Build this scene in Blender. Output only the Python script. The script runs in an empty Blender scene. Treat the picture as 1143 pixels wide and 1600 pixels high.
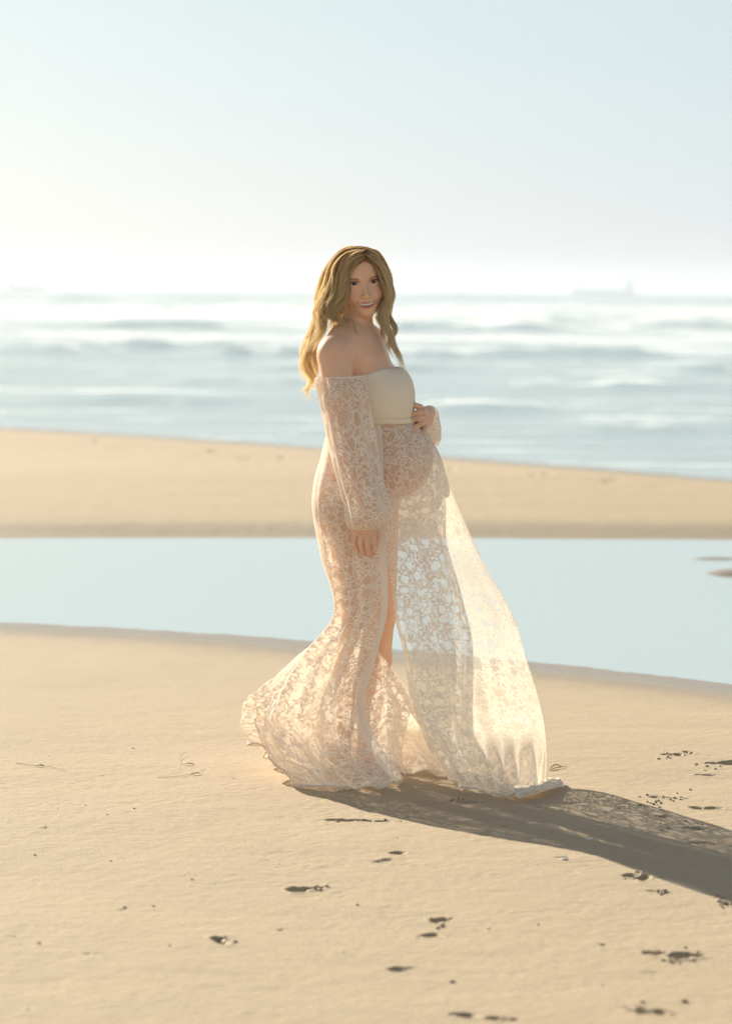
import bpy, math, random
import numpy as np

R = math.radians
C = bpy.context.scene.collection
sc = bpy.context.scene
rng = np.random.default_rng(7)

# ------------------------------------------------------------------ camera, sky, sun, exposure
CAM_H, F_PX, W_PX, H_PX = 1.55, 3778.0, 1143.0, 1600.0
PITCH = math.atan((800 - 454.5) / F_PX)
ROLL = math.atan(9 / 1143.0)
cam_d = bpy.data.cameras.new('camera')
cam = bpy.data.objects.new('camera', cam_d)
C.objects.link(cam)
sc.camera = cam
cam_d.sensor_fit = 'VERTICAL'
cam_d.sensor_height = 36.0
cam_d.lens = F_PX / H_PX * 36.0
cam_d.clip_start = 0.1
cam_d.clip_end = 40000
cam_d.dof.use_dof = True
cam_d.dof.focus_distance = 7.62
cam_d.dof.aperture_fstop = 2.5
fw = np.array([0, math.cos(PITCH), -math.sin(PITCH)])
up0 = np.array([0, math.sin(PITCH), math.cos(PITCH)])
rt0 = np.array([1.0, 0, 0])
rt = rt0 * math.cos(ROLL) + up0 * math.sin(ROLL)
up = up0 * math.cos(ROLL) - rt0 * math.sin(ROLL)
from mathutils import Matrix, Vector
cam.matrix_world = Matrix(((rt[0], up[0], -fw[0], 0), (rt[1], up[1], -fw[1], 0), (rt[2], up[2], -fw[2], CAM_H), (0, 0, 0, 1)))
CAM = np.array([0, 0, CAM_H])

SUN_AZ, SUN_EL = -36.0, 24.0
world = bpy.data.worlds.new("World")
sc.world = world
world.use_nodes = True
wn, wl = world.node_tree.nodes, world.node_tree.links
sky = wn.new('ShaderNodeTexSky')
sky.sky_type = 'NISHITA'
sky.sun_disc = False
sky.sun_elevation = R(SUN_EL)
sky.sun_rotation = R(SUN_AZ)
# haze veil over the sky; brighter band added above frame lightens face and bodice
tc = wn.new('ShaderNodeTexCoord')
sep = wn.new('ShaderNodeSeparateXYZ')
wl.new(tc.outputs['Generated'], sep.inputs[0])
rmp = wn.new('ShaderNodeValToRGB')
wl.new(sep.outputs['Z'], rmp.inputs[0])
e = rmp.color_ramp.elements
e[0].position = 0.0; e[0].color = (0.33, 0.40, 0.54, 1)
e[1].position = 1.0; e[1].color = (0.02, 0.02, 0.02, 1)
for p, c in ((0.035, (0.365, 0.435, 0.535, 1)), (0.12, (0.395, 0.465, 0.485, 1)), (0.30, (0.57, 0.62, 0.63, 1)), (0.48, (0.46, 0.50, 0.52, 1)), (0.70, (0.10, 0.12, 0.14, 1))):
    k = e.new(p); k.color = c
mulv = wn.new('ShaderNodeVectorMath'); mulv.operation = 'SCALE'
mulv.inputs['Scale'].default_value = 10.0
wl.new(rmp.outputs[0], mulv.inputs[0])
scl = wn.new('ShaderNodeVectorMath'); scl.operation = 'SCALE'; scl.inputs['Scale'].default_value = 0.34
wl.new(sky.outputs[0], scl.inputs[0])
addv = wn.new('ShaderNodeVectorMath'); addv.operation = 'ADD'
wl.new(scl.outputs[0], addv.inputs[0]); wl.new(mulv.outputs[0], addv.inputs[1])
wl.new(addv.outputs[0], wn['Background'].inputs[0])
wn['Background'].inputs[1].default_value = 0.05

sun_d = bpy.data.lights.new('sun', 'SUN')
sun_d.energy = 4.4
sun_d.angle = R(0.53)
sun_d.color = (1.0, 0.92, 0.77)
sun = bpy.data.objects.new('sun', sun_d)
C.objects.link(sun)
sdir = Vector((math.sin(R(SUN_AZ)) * math.cos(R(SUN_EL)), math.cos(R(SUN_AZ)) * math.cos(R(SUN_EL)), math.sin(R(SUN_EL))))
sun.rotation_euler = sdir.to_track_quat('Z', 'Y').to_euler()
sun.location = (-6, 12, 8)

sc.view_settings.view_transform = 'Standard'
sc.view_settings.look = 'None'
sc.view_settings.gamma = 1
sc.view_settings.use_curve_mapping = False
sc.view_settings.exposure = 1.12
sc.cycles.use_denoising = True
sc.cycles.max_bounces = 12
sc.cycles.diffuse_bounces = 8
sc.cycles.glossy_bounces = 3
sc.cycles.transmission_bounces = 6
sc.cycles.volume_bounces = 0
sc.cycles.transparent_max_bounces = 24
sc.cycles.sample_clamp_indirect = 6

# ------------------------------------------------------------------ pixel <-> place
Y0 = 7.7
def P(px, py, Y):
    px, py, Y = np.broadcast_arrays(np.asarray(px, float), np.asarray(py, float), np.asarray(Y, float))
    d = fw[None] * F_PX + (px.reshape(-1, 1) - W_PX / 2) * rt[None] - (py.reshape(-1, 1) - H_PX / 2) * up[None]
    return (CAM + d * (Y.reshape(-1, 1) / d[:, 1:2])).reshape(px.shape + (3,))
def B(px, py, D):
    return P(px, py, Y0 + np.asarray(D, float))
def G(px, py, z=0.0):
    d = fw * F_PX + (px - W_PX / 2) * rt - (py - H_PX / 2) * up
    return CAM + d * ((z - CAM_H) / d[2])

# ------------------------------------------------------------------ small tools
def sstep(a, b, x):
    t = np.clip((x - a) / (b - a), 0, 1)
    return t * t * (3 - 2 * t)
def vnoise(x, y, seed=0):
    r = np.random.default_rng(seed).random((256, 256))
    xi, yi = np.floor(x).astype(int), np.floor(y).astype(int)
    fx, fy = x - xi, y - yi
    fx, fy = fx * fx * (3 - 2 * fx), fy * fy * (3 - 2 * fy)
    g = lambda a, b: r[a & 255, b & 255]
    return (g(xi, yi) * (1 - fx) + g(xi + 1, yi) * fx) * (1 - fy) + (g(xi, yi + 1) * (1 - fx) + g(xi + 1, yi + 1) * fx) * fy
def fbm(x, y, seed=0, n=4):
    s, a = 0, 1.0
    for i in range(n):
        s = s + a * (vnoise(x * 2 ** i, y * 2 ** i, seed + i) - .5)
        a *= .5
    return s

def mesh_obj(name, verts, faces, mat, parent=None, smooth=True, origin=None, attrs=None, uv=None):
    """faces: (n,4) or (n,3) array or list; verts in world coordinates; origin: where the object sits"""
    verts = np.asarray(verts, float)
    o_ = np.zeros(3) if origin is None else np.asarray(origin, float)
    base = o_
    if parent is not None:
        base = np.array(parent.matrix_world.translation) if parent.get('_abs') is None else np.array(parent['_abs'])
        o_ = base
    me = bpy.data.meshes.new(name)
    v = verts - o_
    if isinstance(faces, np.ndarray):
        nf, k = faces.shape
        me.vertices.add(len(v)); me.vertices.foreach_set('co', v.astype(np.float32).ravel())
        me.loops.add(nf * k); me.loops.foreach_set('vertex_index', faces.astype(np.int32).ravel())
        me.polygons.add(nf)
        me.polygons.foreach_set('loop_start', np.arange(0, nf * k, k, dtype=np.int32))
        me.polygons.foreach_set('loop_total', np.full(nf, k, dtype=np.int32))
        me.update(calc_edges=True)
        if uv is not None:
            l = me.uv_layers.new(name='UVMap')
            l.data.foreach_set('uv', uv[faces.ravel()].astype(np.float32).ravel())
    else:
        me.from_pydata([tuple(a) for a in v], [], faces)
    me.polygons.foreach_set('use_smooth', np.full(len(me.polygons), smooth))
    if attrs:
        for k_, a in attrs.items():
            a = np.asarray(a, np.float32)
            if a.ndim == 1:
                at = me.attributes.new(k_, 'FLOAT', 'POINT'); at.data.foreach_set('value', a)
            else:
                at = me.attributes.new(k_, 'FLOAT_COLOR', 'POINT')
                at.data.foreach_set('color', np.concatenate([a, np.ones((len(a), 1), np.float32)], 1).ravel())
    me.validate()
    me.materials.append(mat)
    o = bpy.data.objects.new(name, me)
    C.objects.link(o)
    if parent is not None:
        o.parent = parent
        o['_abs'] = base.tolist()
    else:
        o.location = o_
        o['_abs'] = o_.tolist()
    return o
def tag(o, label=None, cat=None, group=None, kind=None):
    if label: o['label'] = label
    if cat: o['category'] = cat
    if group: o['group'] = group
    if kind: o['kind'] = kind
    return o
def grid_faces(nr, nc, closed=False):
    i, j = np.meshgrid(np.arange(nr - 1), np.arange(nc if closed else nc - 1), indexing='ij')
    j2 = (j + 1) % nc
    return np.stack([i * nc + j, i * nc + j2, (i + 1) * nc + j2, (i + 1) * nc + j], -1).reshape(-1, 4)
def cr(a, n):
    """Catmull-Rom along axis 0 to n samples"""
    a = np.asarray(a, float)
    m = len(a)
    t = np.linspace(0, m - 1, n)
    i = np.minimum(t.astype(int), m - 2)
    f = (t - i).reshape((-1,) + (1,) * (a.ndim - 1))
    ap = np.concatenate([2 * a[:1] - a[1:2], a, 2 * a[-1:] - a[-2:-1]])
    p0, p1, p2, p3 = ap[i], ap[i + 1], ap[i + 2], ap[i + 3]
    return .5 * (2 * p1 + (p2 - p0) * f + (2 * p0 - 5 * p1 + 4 * p2 - p3) * f ** 2 + (3 * p1 - p0 - 3 * p2 + p3) * f ** 3)
def tubes(paths, radii, sides=3):
    """paths (N,M,3), radii (N,M) -> verts, faces"""
    N, M, _ = paths.shape
    t = np.gradient(paths, axis=1)
    t /= np.linalg.norm(t, axis=2, keepdims=True) + 1e-9
    ref = np.where(np.abs(t[..., 1:2]) < .9, np.array([0, 1.0, 0]), np.array([1.0, 0, 0]))
    a = np.cross(t, ref); a /= np.linalg.norm(a, axis=2, keepdims=True) + 1e-9
    b = np.cross(t, a)
    an = np.arange(sides) * 2 * math.pi / sides
    v = paths[:, :, None] + radii[:, :, None, None] * (a[:, :, None] * np.cos(an)[:, None] + b[:, :, None] * np.sin(an)[:, None])
    f = grid_faces(M, sides, True)
    f = (f[None] + (np.arange(N) * M * sides)[:, None, None]).reshape(-1, 4)
    return v.reshape(-1, 3), f

# ------------------------------------------------------------------ materials
def mat(name):
    m = bpy.data.materials.new(name)
    m.use_nodes = True
    nt = m.node_tree
    return m, nt.nodes, nt.links, nt.nodes['Principled BSDF'], nt.nodes['Material Output']
def simple(name, col, rough=.6, **kw):
    m, n, l, b, o = mat(name)
    b.inputs['Base Color'].default_value = (*col, 1)
    b.inputs['Roughness'].default_value = rough
    # a little uneven tone
    tx = n.new('ShaderNodeTexNoise'); tx.inputs['Scale'].default_value = kw.get('scale', 60)
    co = n.new('ShaderNodeTexCoord'); l.new(co.outputs['Object'], tx.inputs['Vector'])
    mx = n.new('ShaderNodeMix'); mx.data_type = 'RGBA'; mx.blend_type = 'MULTIPLY'
    mx.inputs['Factor'].default_value = kw.get('var', .35)
    mx.inputs[6].default_value = (*col, 1)
    l.new(tx.outputs['Fac'], mx.inputs[7]); l.new(mx.outputs[2], b.inputs['Base Color'])
    return m
def math_(n, l, op, a, b=None, clamp=False):
    k = n.new('ShaderNodeMath'); k.operation = op; k.use_clamp = clamp
    for i, x in enumerate((a, b)):
        if x is None: continue
        if isinstance(x, (int, float)): k.inputs[i].default_value = x
        else: l.new(x, k.inputs[i])
    return k.outputs[0]
def maprange(n, l, x, a, b, c=0., d=1.):
    k = n.new('ShaderNodeMapRange'); k.interpolation_type = 'SMOOTHSTEP'
    l.new(x, k.inputs[0])
    for i, v in enumerate((a, b, c, d)): k.inputs[i + 1].default_value = v
    return k.outputs[0]
def noise(n, l, vec, scale, detail=3, rough=.5, dim='3D'):
    k = n.new('ShaderNodeTexNoise'); k.inputs['Scale'].default_value = scale
    k.inputs['Detail'].default_value = detail; k.inputs['Roughness'].default_value = rough
    l.new(vec, k.inputs['Vector'])
    return k
def mapping(n, l, vec, scale):
    k = n.new('ShaderNodeMapping'); k.inputs['Scale'].default_value = scale
    l.new(vec, k.inputs['Vector'])
    return k.outputs[0]
def mixc(n, l, fac, a, b, bt='MIX'):
    k = n.new('ShaderNodeMix'); k.data_type = 'RGBA'; k.blend_type = bt
    if isinstance(fac, (int, float)): k.inputs[0].default_value = fac
    else: l.new(fac, k.inputs[0])
    for i, x in ((6, a), (7, b)):
        if isinstance(x, tuple): k.inputs[i].default_value = (*x, 1)
        else: l.new(x, k.inputs[i])
    return k.outputs[2]

# sand: dry to damp by the baked 'wet' attribute (height above the pool), grains by noise
m_sand, n, l, b, o = mat('sand')
co = n.new('ShaderNodeTexCoord').outputs['Object']
wet = n.new('ShaderNodeAttribute'); wet.attribute_name = 'wet'; wet = wet.outputs['Fac']
g1 = noise(n, l, co, 330, 3, .7).outputs['Fac']
g2 = noise(n, l, co, 2.3, 5, .55).outputs['Fac']
g3 = noise(n, l, mapping(n, l, co, (2.2, 9, 1)), 2.0, 4, .6).outputs['Fac']
g4 = noise(n, l, co, 150, 3, .6).outputs['Fac']
c1 = mixc(n, l, maprange(n, l, g1, .3, .7), (.24, .175, .108), (.67, .53, .36))
c1 = mixc(n, l, .42, c1, (.46, .355, .232))
c1 = mixc(n, l, maprange(n, l, g3, .35, .7, 0, .30), c1, (.40, .305, .19))
c1 = mixc(n, l, maprange(n, l, g2, .45, .75, 0, .35), c1, (.50, .385, .245))
c1 = mixc(n, l, maprange(n, l, g4, .62, .74, 0, .35), c1, (.30, .22, .14))
cw = mixc(n, l, .62, c1, (.165, .135, .095))
cc = mixc(n, l, wet, c1, cw)
l.new(cc, b.inputs['Base Color'])
l.new(maprange(n, l, wet, 0, 1, .85, .24), b.inputs['Roughness'])
b.inputs['Specular IOR Level'].default_value = .35
bp = n.new('ShaderNodeBump'); bp.inputs['Strength'].default_value = .55; bp.inputs['Distance'].default_value = .0016
hh = math_(n, l, 'ADD', g1, math_(n, l, 'MULTIPLY', g4, 1.6))
hh = math_(n, l, 'ADD', hh, math_(n, l, 'MULTIPLY', noise(n, l, mapping(n, l, co, (1, 3, 1)), 26, 4, .6).outputs['Fac'], 2.6))
l.new(hh, bp.inputs['Height']); l.new(bp.outputs[0], b.inputs['Normal'])

# still pool water over sand
m_pool, n, l, b, o = mat('pool_water')
co = n.new('ShaderNodeTexCoord').outputs['Object']
b.inputs['Base Color'].default_value = (.42, .49, .485, 1)
b.inputs['Roughness'].default_value = .03
b.inputs['IOR'].default_value = 1.333
b.inputs['Alpha'].default_value = 1
bp = n.new('ShaderNodeBump'); bp.inputs['Strength'].default_value = .35; bp.inputs['Distance'].default_value = .004
l.new(noise(n, l, mapping(n, l, co, (.35, 1.8, 1)), 2.2, 4, .55).outputs['Fac'], bp.inputs['Height'])
l.new(bp.outputs[0], b.inputs['Normal'])

# sea: reflective water with streaks of foam
m_sea, n, l, b, o = mat('sea_water')
co = n.new('ShaderNodeTexCoord').outputs['Object']
fo = n.new('ShaderNodeAttribute'); fo.attribute_name = 'foam'; fo = fo.outputs['Fac']
st = noise(n, l, mapping(n, l, co, (.09, .42, 1)), 1.0, 5, .6).outputs['Fac']
st2 = noise(n, l, mapping(n, l, co, (.5, 1.8, 1)), 1.0, 4, .65).outputs['Fac']
ff = math_(n, l, 'ADD', fo, math_(n, l, 'MULTIPLY', math_(n, l, 'SUBTRACT', st, .5), 1.5))
ff = math_(n, l, 'ADD', ff, math_(n, l, 'MULTIPLY', math_(n, l, 'SUBTRACT', st2, .5), 1.7))
ff = maprange(n, l, ff, .12, .85)
l.new(mixc(n, l, ff, (.38, .47, .47), (.92, .93, .93)), b.inputs['Base Color'])
l.new(maprange(n, l, ff, 0, 1, .12, .8), b.inputs['Roughness'])
b.inputs['IOR'].default_value = 1.333
bp = n.new('ShaderNodeBump'); bp.inputs['Strength'].default_value = .8; bp.inputs['Distance'].default_value = .09
l.new(noise(n, l, mapping(n, l, co, (.8, 2.4, 1)), 1.5, 4, .6).outputs['Fac'], bp.inputs['Height'])
l.new(bp.outputs[0], b.inputs['Normal'])

# skin, tinted by baked vertex colour (lips, blush, brows)
m_skin, n, l, b, o = mat('skin')
at = n.new('ShaderNodeAttribute'); at.attribute_name = 'tint'
co = n.new('ShaderNodeTexCoord').outputs['Object']
l.new(mixc(n, l, maprange(n, l, noise(n, l, co, 35, 4, .6).outputs['Fac'], .3, .7, 0, .14), at.outputs['Color'], (.40, .18, .11)), b.inputs['Base Color'])
b.inputs['Roughness'].default_value = .46
b.inputs['Subsurface Weight'].default_value = .12
b.inputs['Subsurface Radius'].default_value = (1, .35, .18)
b.inputs['Subsurface Scale'].default_value = .012
b.inputs['Specular IOR Level'].default_value = .4

def cloth(name, col, trans, lace, body=.2, holes=14.0, dens=.5, thru=.37):
    m, n, l, b, o = mat(name)
    n.remove(b)
    uv = n.new('ShaderNodeUVMap').outputs[0]
    df = n.new('ShaderNodeBsdfDiffuse'); tr = n.new('ShaderNodeBsdfTranslucent')
    df.inputs['Color'].default_value = (*col, 1)
    tr.inputs['Color'].default_value = (*trans, 1)
    mx = n.new('ShaderNodeMixShader'); mx.inputs[0].default_value = thru
    l.new(df.outputs[0], mx.inputs[1]); l.new(tr.outputs[0], mx.inputs[2])
    out = mx.outputs[0]
    if lace:
        # warp
        nz = noise(n, l, uv, 22, 3, .6)
        wv = n.new('ShaderNodeVectorMath'); wv.operation = 'MULTIPLY_ADD'
        l.new(nz.outputs['Color'], wv.inputs[0]); wv.inputs[1].default_value = (.05, .05, .05); l.new(uv, wv.inputs[2])
        wv = wv.outputs[0]
        nz2 = noise(n, l, uv, 90, 2, .6)
        w2 = n.new('ShaderNodeVectorMath'); w2.operation = 'MULTIPLY_ADD'
        l.new(nz2.outputs['Color'], w2.inputs[0]); w2.inputs[1].default_value = (.016, .016, .016); l.new(wv, w2.inputs[2])
        w2 = w2.outputs[0]
        def vor(vec, scale, feat, rnd=1.0):
            k = n.new('ShaderNodeTexVoronoi'); k.voronoi_dimensions = '2D'; k.feature = feat
            k.inputs['Scale'].default_value = scale; k.inputs['Randomness'].default_value = rnd
            l.new(vec, k.inputs['Vector']); return k.outputs['Distance']
        hf = vor(w2, holes, 'F1', .75)                 # rounded openings between the sprigs
        hole = maprange(n, l, hf, .22, .29, 1, 0)
        ring = math_(n, l, 'MULTIPLY', maprange(n, l, hf, .22, .26), maprange(n, l, hf, .29, .35, 1, 0))
        tend = maprange(n, l, vor(w2, 58, 'DISTANCE_TO_EDGE'), .05, .13, 1, 0)
        petal = maprange(n, l, vor(w2, 112, 'F1'), .34, .50, 1, 0)
        clump = maprange(n, l, noise(n, l, wv, 26, 2, .5).outputs['Fac'], .40, .50)
        pat = math_(n, l, 'MAXIMUM', ring, math_(n, l, 'MULTIPLY', tend, .9))
        pat = math_(n, l, 'MAXIMUM', pat, math_(n, l, 'MULTIPLY', petal, clump))
        pat = math_(n, l, 'MULTIPLY', pat, math_(n, l, 'SUBTRACT', 1.0, math_(n, l, 'MULTIPLY', hole, .93)))
        al = math_(n, l, 'ADD', body, math_(n, l, 'MULTIPLY', pat, dens), True)
        # seen edge-on the net closes up
        lw = n.new('ShaderNodeLayerWeight'); lw.inputs['Blend'].default_value = .35
        al = math_(n, l, 'ADD', al, math_(n, l, 'MULTIPLY', lw.outputs['Facing'], .45), True)
        tp = n.new('ShaderNodeBsdfTransparent')
        m2 = n.new('ShaderNodeMixShader')
        l.new(al, m2.inputs[0]); l.new(tp.outputs[0], m2.inputs[1]); l.new(out, m2.inputs[2])
        out = m2.outputs[0]
        bp = n.new('ShaderNodeBump'); bp.inputs['Strength'].default_value = .5; bp.inputs['Distance'].default_value = .001
        l.new(pat, bp.inputs['Height']); l.new(bp.outputs[0], df.inputs['Normal'])
    else:
        bp = n.new('ShaderNodeBump'); bp.inputs['Strength'].default_value = .8; bp.inputs['Distance'].default_value = .003
        co = n.new('ShaderNodeTexCoord').outputs['Object']
        l.new(math_(n, l, 'ADD', noise(n, l, mapping(n, l, co, (1, 1, .35)), 60, 4, .6).outputs['Fac'], math_(n, l, 'MULTIPLY', noise(n, l, co, 260, 3, .7).outputs['Fac'], .6)), bp.inputs['Height'])
        l.new(bp.outputs[0], df.inputs['Normal'])
    l.new(out, o.inputs[0])
    return m
CREAM, TRANS = (.91, .84, .74), (.93, .82, .66)
m_lace = cloth('cream_lace', CREAM, TRANS, True, .41, 19.0, .59)
m_lace_sleeve = cloth('sleeve_lace', CREAM, TRANS, True, .36, 19.0, .64)
m_satin = cloth('cream_jersey', (.90, .83, .73), (.88, .78, .64), False, thru=.3)
m_jersey = cloth('bodice_jersey', (.86, .74, .59), (.8, .6, .4), False, thru=.08)

# ------------------------------------------------------------------ ground: one sheet from behind the camera to beyond the horizon
def shore(pts, z):
    g = np.array([G(px, py, z) for px, py in pts])
    k = np.polyfit(g[:, 0], g[:, 1], 2)
    lo, hi = g[:, 0].min() - .6, g[:, 0].max() + .6
    def f(x):
        xc = np.clip(x, lo, hi)
        return np.polyval(k, xc) + (x - xc) * np.polyval(np.polyder(k), xc)
    return f
POOL_Z, SEA_Z = -.02, -.03
near_e = shore([(0, 974), (240, 981), (480, 998), (820, 1040), (1143, 1066)], POOL_Z)
far_e = shore([(0, 841), (350, 840), (700, 841), (1143, 843)], POOL_Z)
sea_e = shore([(0, 667), (400, 690), (700, 714), (1143, 748)], SEA_Z)

# (px, py, length px, width px, depth m, tilt deg) marks in the sand: footprints, scrapes, scuffs
MARKS = [(1052, 1495, 92, 34, .030, -4), (1012, 1519, 26, 8, .010, 0), (483, 1389, 64, 20, .016, 4), (350, 1468, 34, 30, .016, 10),
         (690, 1438, 34, 18, .014, 5), (672, 1462, 44, 14, .012, 8), (640, 1511, 62, 16, .008, 5), (562, 1282, 106, 9, .010, -2),
         (628, 1332, 34, 9, .010, 0), (592, 1345, 60, 12, .006, 6), (995, 1370, 44, 26, .016, -6), (1052, 1179, 36, 10, .012, 0),
         (1078, 1176, 20, 9, .010, 0), (1132, 1192, 60, 18, .022, 0), (1105, 1210, 46, 7, .008, -5), (1113, 1262, 60, 14, .012, -4),
         (1030, 1275, 22, 11, .010, 0), (1075, 1293, 56, 12, .012, -4), (1103, 1316, 44, 8, .010, 0), (1135, 1411, 36, 22, .018, 0),
         (1045, 1245, 60, 9, .006, -4), (725, 1585, 34, 16, .014, 0), (787, 1592, 44, 14, .014, -3), (1012, 1581, 64, 18, .018, -5),
         (737, 1253, 44, 9, .009, 0), (720, 1241, 20, 5, .006, 0), (1020, 1392, 60, 10, .006, -8), (150, 1490, 40, 8, .003, 4),
         (940, 1476, 20, 8, .005, 0), (880, 1340, 18, 6, .005, 0), (160, 1210, 8, 4, .004, 0), (375, 1288, 10, 5, .006, 0),
         (200, 1270, 12, 4, .004, 0), (70, 1295, 12, 5, .004, 0), (196, 1422, 20, 6, .004, 0), (20, 1464, 16, 6, .005, 0),
         (438, 1452, 14, 6, .004, 0), (300, 730, 40, 10, .02, 0), (210, 723, 70, 8, .03, 0), (340, 724, 30, 9, .05, 0),
         (375, 736, 36, 8, .04, 0), (435, 736, 30, 8, .04, 0), (135, 765, 30, 8, .03, 0), (840, 766, 50, 9, .05, 0),
         (715, 757, 30, 8, .04, 0), (948, 775, 46, 9, .05, 0), (1030, 784, 20, 8, .04, 0)]
def axis(fine, step, out, grow=1.12, cap=1e9):
    a = [np.arange(fine[0], fine[1], step)]
    for sgn, start, end in ((1, fine[1], out[1]), (-1, fine[0], out[0])):
        s, p, r = step, start, []
        while (end - p) * sgn > 0:
            s = min(s * grow, cap); p = p + sgn * s; r.append(p)
        a.append(np.array(r))
    return np.unique(np.concatenate(a))
gx = axis((-1.5, 1.5), .0075, (-9000, 9000), 1.07)
ya = np.arange(4.7, 8.6, .0065)
yb = [8.6]; s_ = .0065
while yb[-1] < 30: s_ = min(s_ * 1.04, .12); yb.append(yb[-1] + s_)
while yb[-1] < 14000: s_ *= 1.15; yb.append(yb[-1] + s_)
yc = [4.7]; s_ = .0065
while yc[-1] > -60: s_ = s_ * 1.1; yc.append(yc[-1] - s_)
gy = np.unique(np.concatenate([ya, yb, yc]))
GX, GY = np.meshgrid(gx, gy)
def ground_h(X, Y, marks=True):
    n1, f1, s1 = near_e(X), far_e(X), sea_e(X)
    a = Y - n1; c = Y - f1; d = Y - s1
    h = np.interp(a, [-3, -1.2, -.4, 0, .5, 1.5], [.0, .0, -.006, POOL_Z, -.05, -.12])
    bar = np.interp(c, [-2.5, -.6, 0, .5, 1.6, 3.4, 5.5], [-.12, -.05, POOL_Z, .03, .075, .125, .11])
    h = np.where(c > -2.0, np.maximum(bar, -.12), h)
    sea = np.interp(d, [-5, -2.5, 0, 4, 30, 300], [.11, .055, SEA_Z, -.25, -2.0, -12])
    w = sstep(-3.2, -2.2, d)
    h = np.where(d > -5, h * (1 - w) + np.minimum(h, sea) * w, h)
    h = np.where(d > -1.5, sea, h)
    fade = sstep(60, 20, np.abs(Y)) * sstep(40, 15, np.abs(X))
    h = h + fade * (.010 * fbm(X * .55, Y * .8, 3) * sstep(0, -2.5, a) + .0022 * fbm(X * 1.6, Y * 5.5, 9) + .0011 * fbm(X * 14, Y * 20, 5)) * np.where((c > 0) & (d < -.5), 2.2, 1.0)
    ny = sstep(9.0, 8.0, Y) * sstep(4.0, 4.8, Y) * sstep(2.0, 1.4, np.abs(X))
    h = h + ny * .0011 * fbm(X * 55, Y * 60, 21, 3)
    # broken crust here and there
    h = h - ny * .0025 * sstep(.60, .72, vnoise(X * 9 + 40, Y * 9, 31)) * sstep(.35, .9, vnoise(X * 60, Y * 60, 33)) * sstep(.5, .7, vnoise(X * 1.3, Y * 1.1, 35)) * .5
    return h
GH = ground_h(GX, GY)
for i, (px, py, L, Wd, dep, tl) in enumerate(MARKS):
    q = G(px, py)
    dep = dep * (.3 if py < 800 else .85)
    sx = L / F_PX * q[1] / 2
    sy = max(.50 * Wd * q[1] ** 2 / (F_PX * CAM_H) / 2, .0085)
    jx = np.where((gx > q[0] - 3 * sx - .05) & (gx < q[0] + 3 * sx + .05))[0]
    jy = np.where((gy > q[1] - 3 * sy - .05) & (gy < q[1] + 3 * sy + .05))[0]
    if len(jx) == 0 or len(jy) == 0: continue
    sl = np.ix_(jy, jx)
    dx, dy = GX[sl] - q[0], GY[sl] - q[1]
    ca, sa = math.cos(R(tl * 3)), math.sin(R(tl * 3))
    u_, v_ = (dx * ca + dy * sa) / sx, (-dx * sa + dy * ca) / sy
    wob = .42 * fbm(dx * 24 + i * 7, dy * 24, 40 + i, 3)
    rr_ = np.random.default_rng(500 + i)
    # heel, sole and scuffed tail as separate overlapping hollows
    r = np.full_like(dx, 9.)
    for q_ in range(3):
        ou = (-.55, .1, .7)[q_] + rr_.uniform(-.12, .12); ov = rr_.uniform(-.35, .35)
        wu, wv_ = rr_.uniform(.34, .62), (1.0, rr_.uniform(.45, .9), rr_.uniform(.30, .6))[q_] * (1 if rr_.random() < .8 else .4)
        if rr_.random() < .5: ou = -ou
        r = np.minimum(r, np.sqrt(((u_ - ou) / wu) ** 2 + ((v_ - ov) / wv_) ** 2))
    r = r + wob * 1.3
    ramp = .35 + .65 * sstep(-.9, .35, v_)
    GH[sl] += -dep * 1.15 * ramp * sstep(1.03, .70, r) * (1 + .35 * fbm(dx * 70, dy * 70, 60 + i, 2)) + dep * .12 * np.exp(-((r - 1.22) / .2) ** 2) * (.8 + .8 * (wob > 0))
spit = np.zeros_like(GX)
for px, py, hl_, hw_, amp in ((1150, 897, 70, 6.0, .150), (1120, 873, 85, 2.2, .140), (1060, 876, 30, 1.2, .128)):
    q = G(px, py, POOL_Z)
    r = ((GX - q[0]) / (hl_ / F_PX * q[1])) ** 2 + ((GY - q[1]) / (hw_ * q[1] ** 2 / F_PX / CAM_H)) ** 2
    spit = np.maximum(spit, np.exp(-r * .3))
    GH = np.maximum(GH, -.12 + (amp - .006 - .12 + .105) * np.exp(-r * .5) + .004 * fbm(GX * 6, GY * 6, 8) * np.exp(-r * .3) - .0)
wetv = np.maximum(sstep(-.95, -.05, GY - near_e(GX)) * sstep(1, 0, GY - near_e(GX) - 2), sstep(.9, .25, GY - far_e(GX)) * sstep(-3, 0, GY - far_e(GX)) * .5)
wetv = np.maximum(wetv, sstep(-1.6, -.2, GY - sea_e(GX)))
for i, (px, py, L, Wd, dep, tl) in enumerate(MARKS):
    q = G(px, py)
    if py < 800: continue
    sx, sy = L / F_PX * q[1] / 2, max(.50 * Wd * q[1] ** 2 / (F_PX * CAM_H) / 2, .0085)
    wetv = np.maximum(wetv, .4 * np.exp(-(((GX - q[0]) / sx) ** 2 + ((GY - q[1]) / sy) ** 2) ** 2))
wetv = np.maximum(wetv, spit)
wetv = np.clip(wetv + .12 * sstep(.3, -.6, fbm(GX * .5, GY * .9, 3)), 0, 1)
ground = mesh_obj('sand_ground', np.stack([GX, GY, GH], -1).reshape(-1, 3), grid_faces(len(gy), len(gx)), m_sand, attrs={'wet': wetv.ravel()})
tag(ground, kind='structure')
def ground_z(x, y):
    i = int(np.argmin(np.abs(gy - y))); j = int(np.argmin(np.abs(gx - x)))
    return float(GH[i, j])

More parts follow.
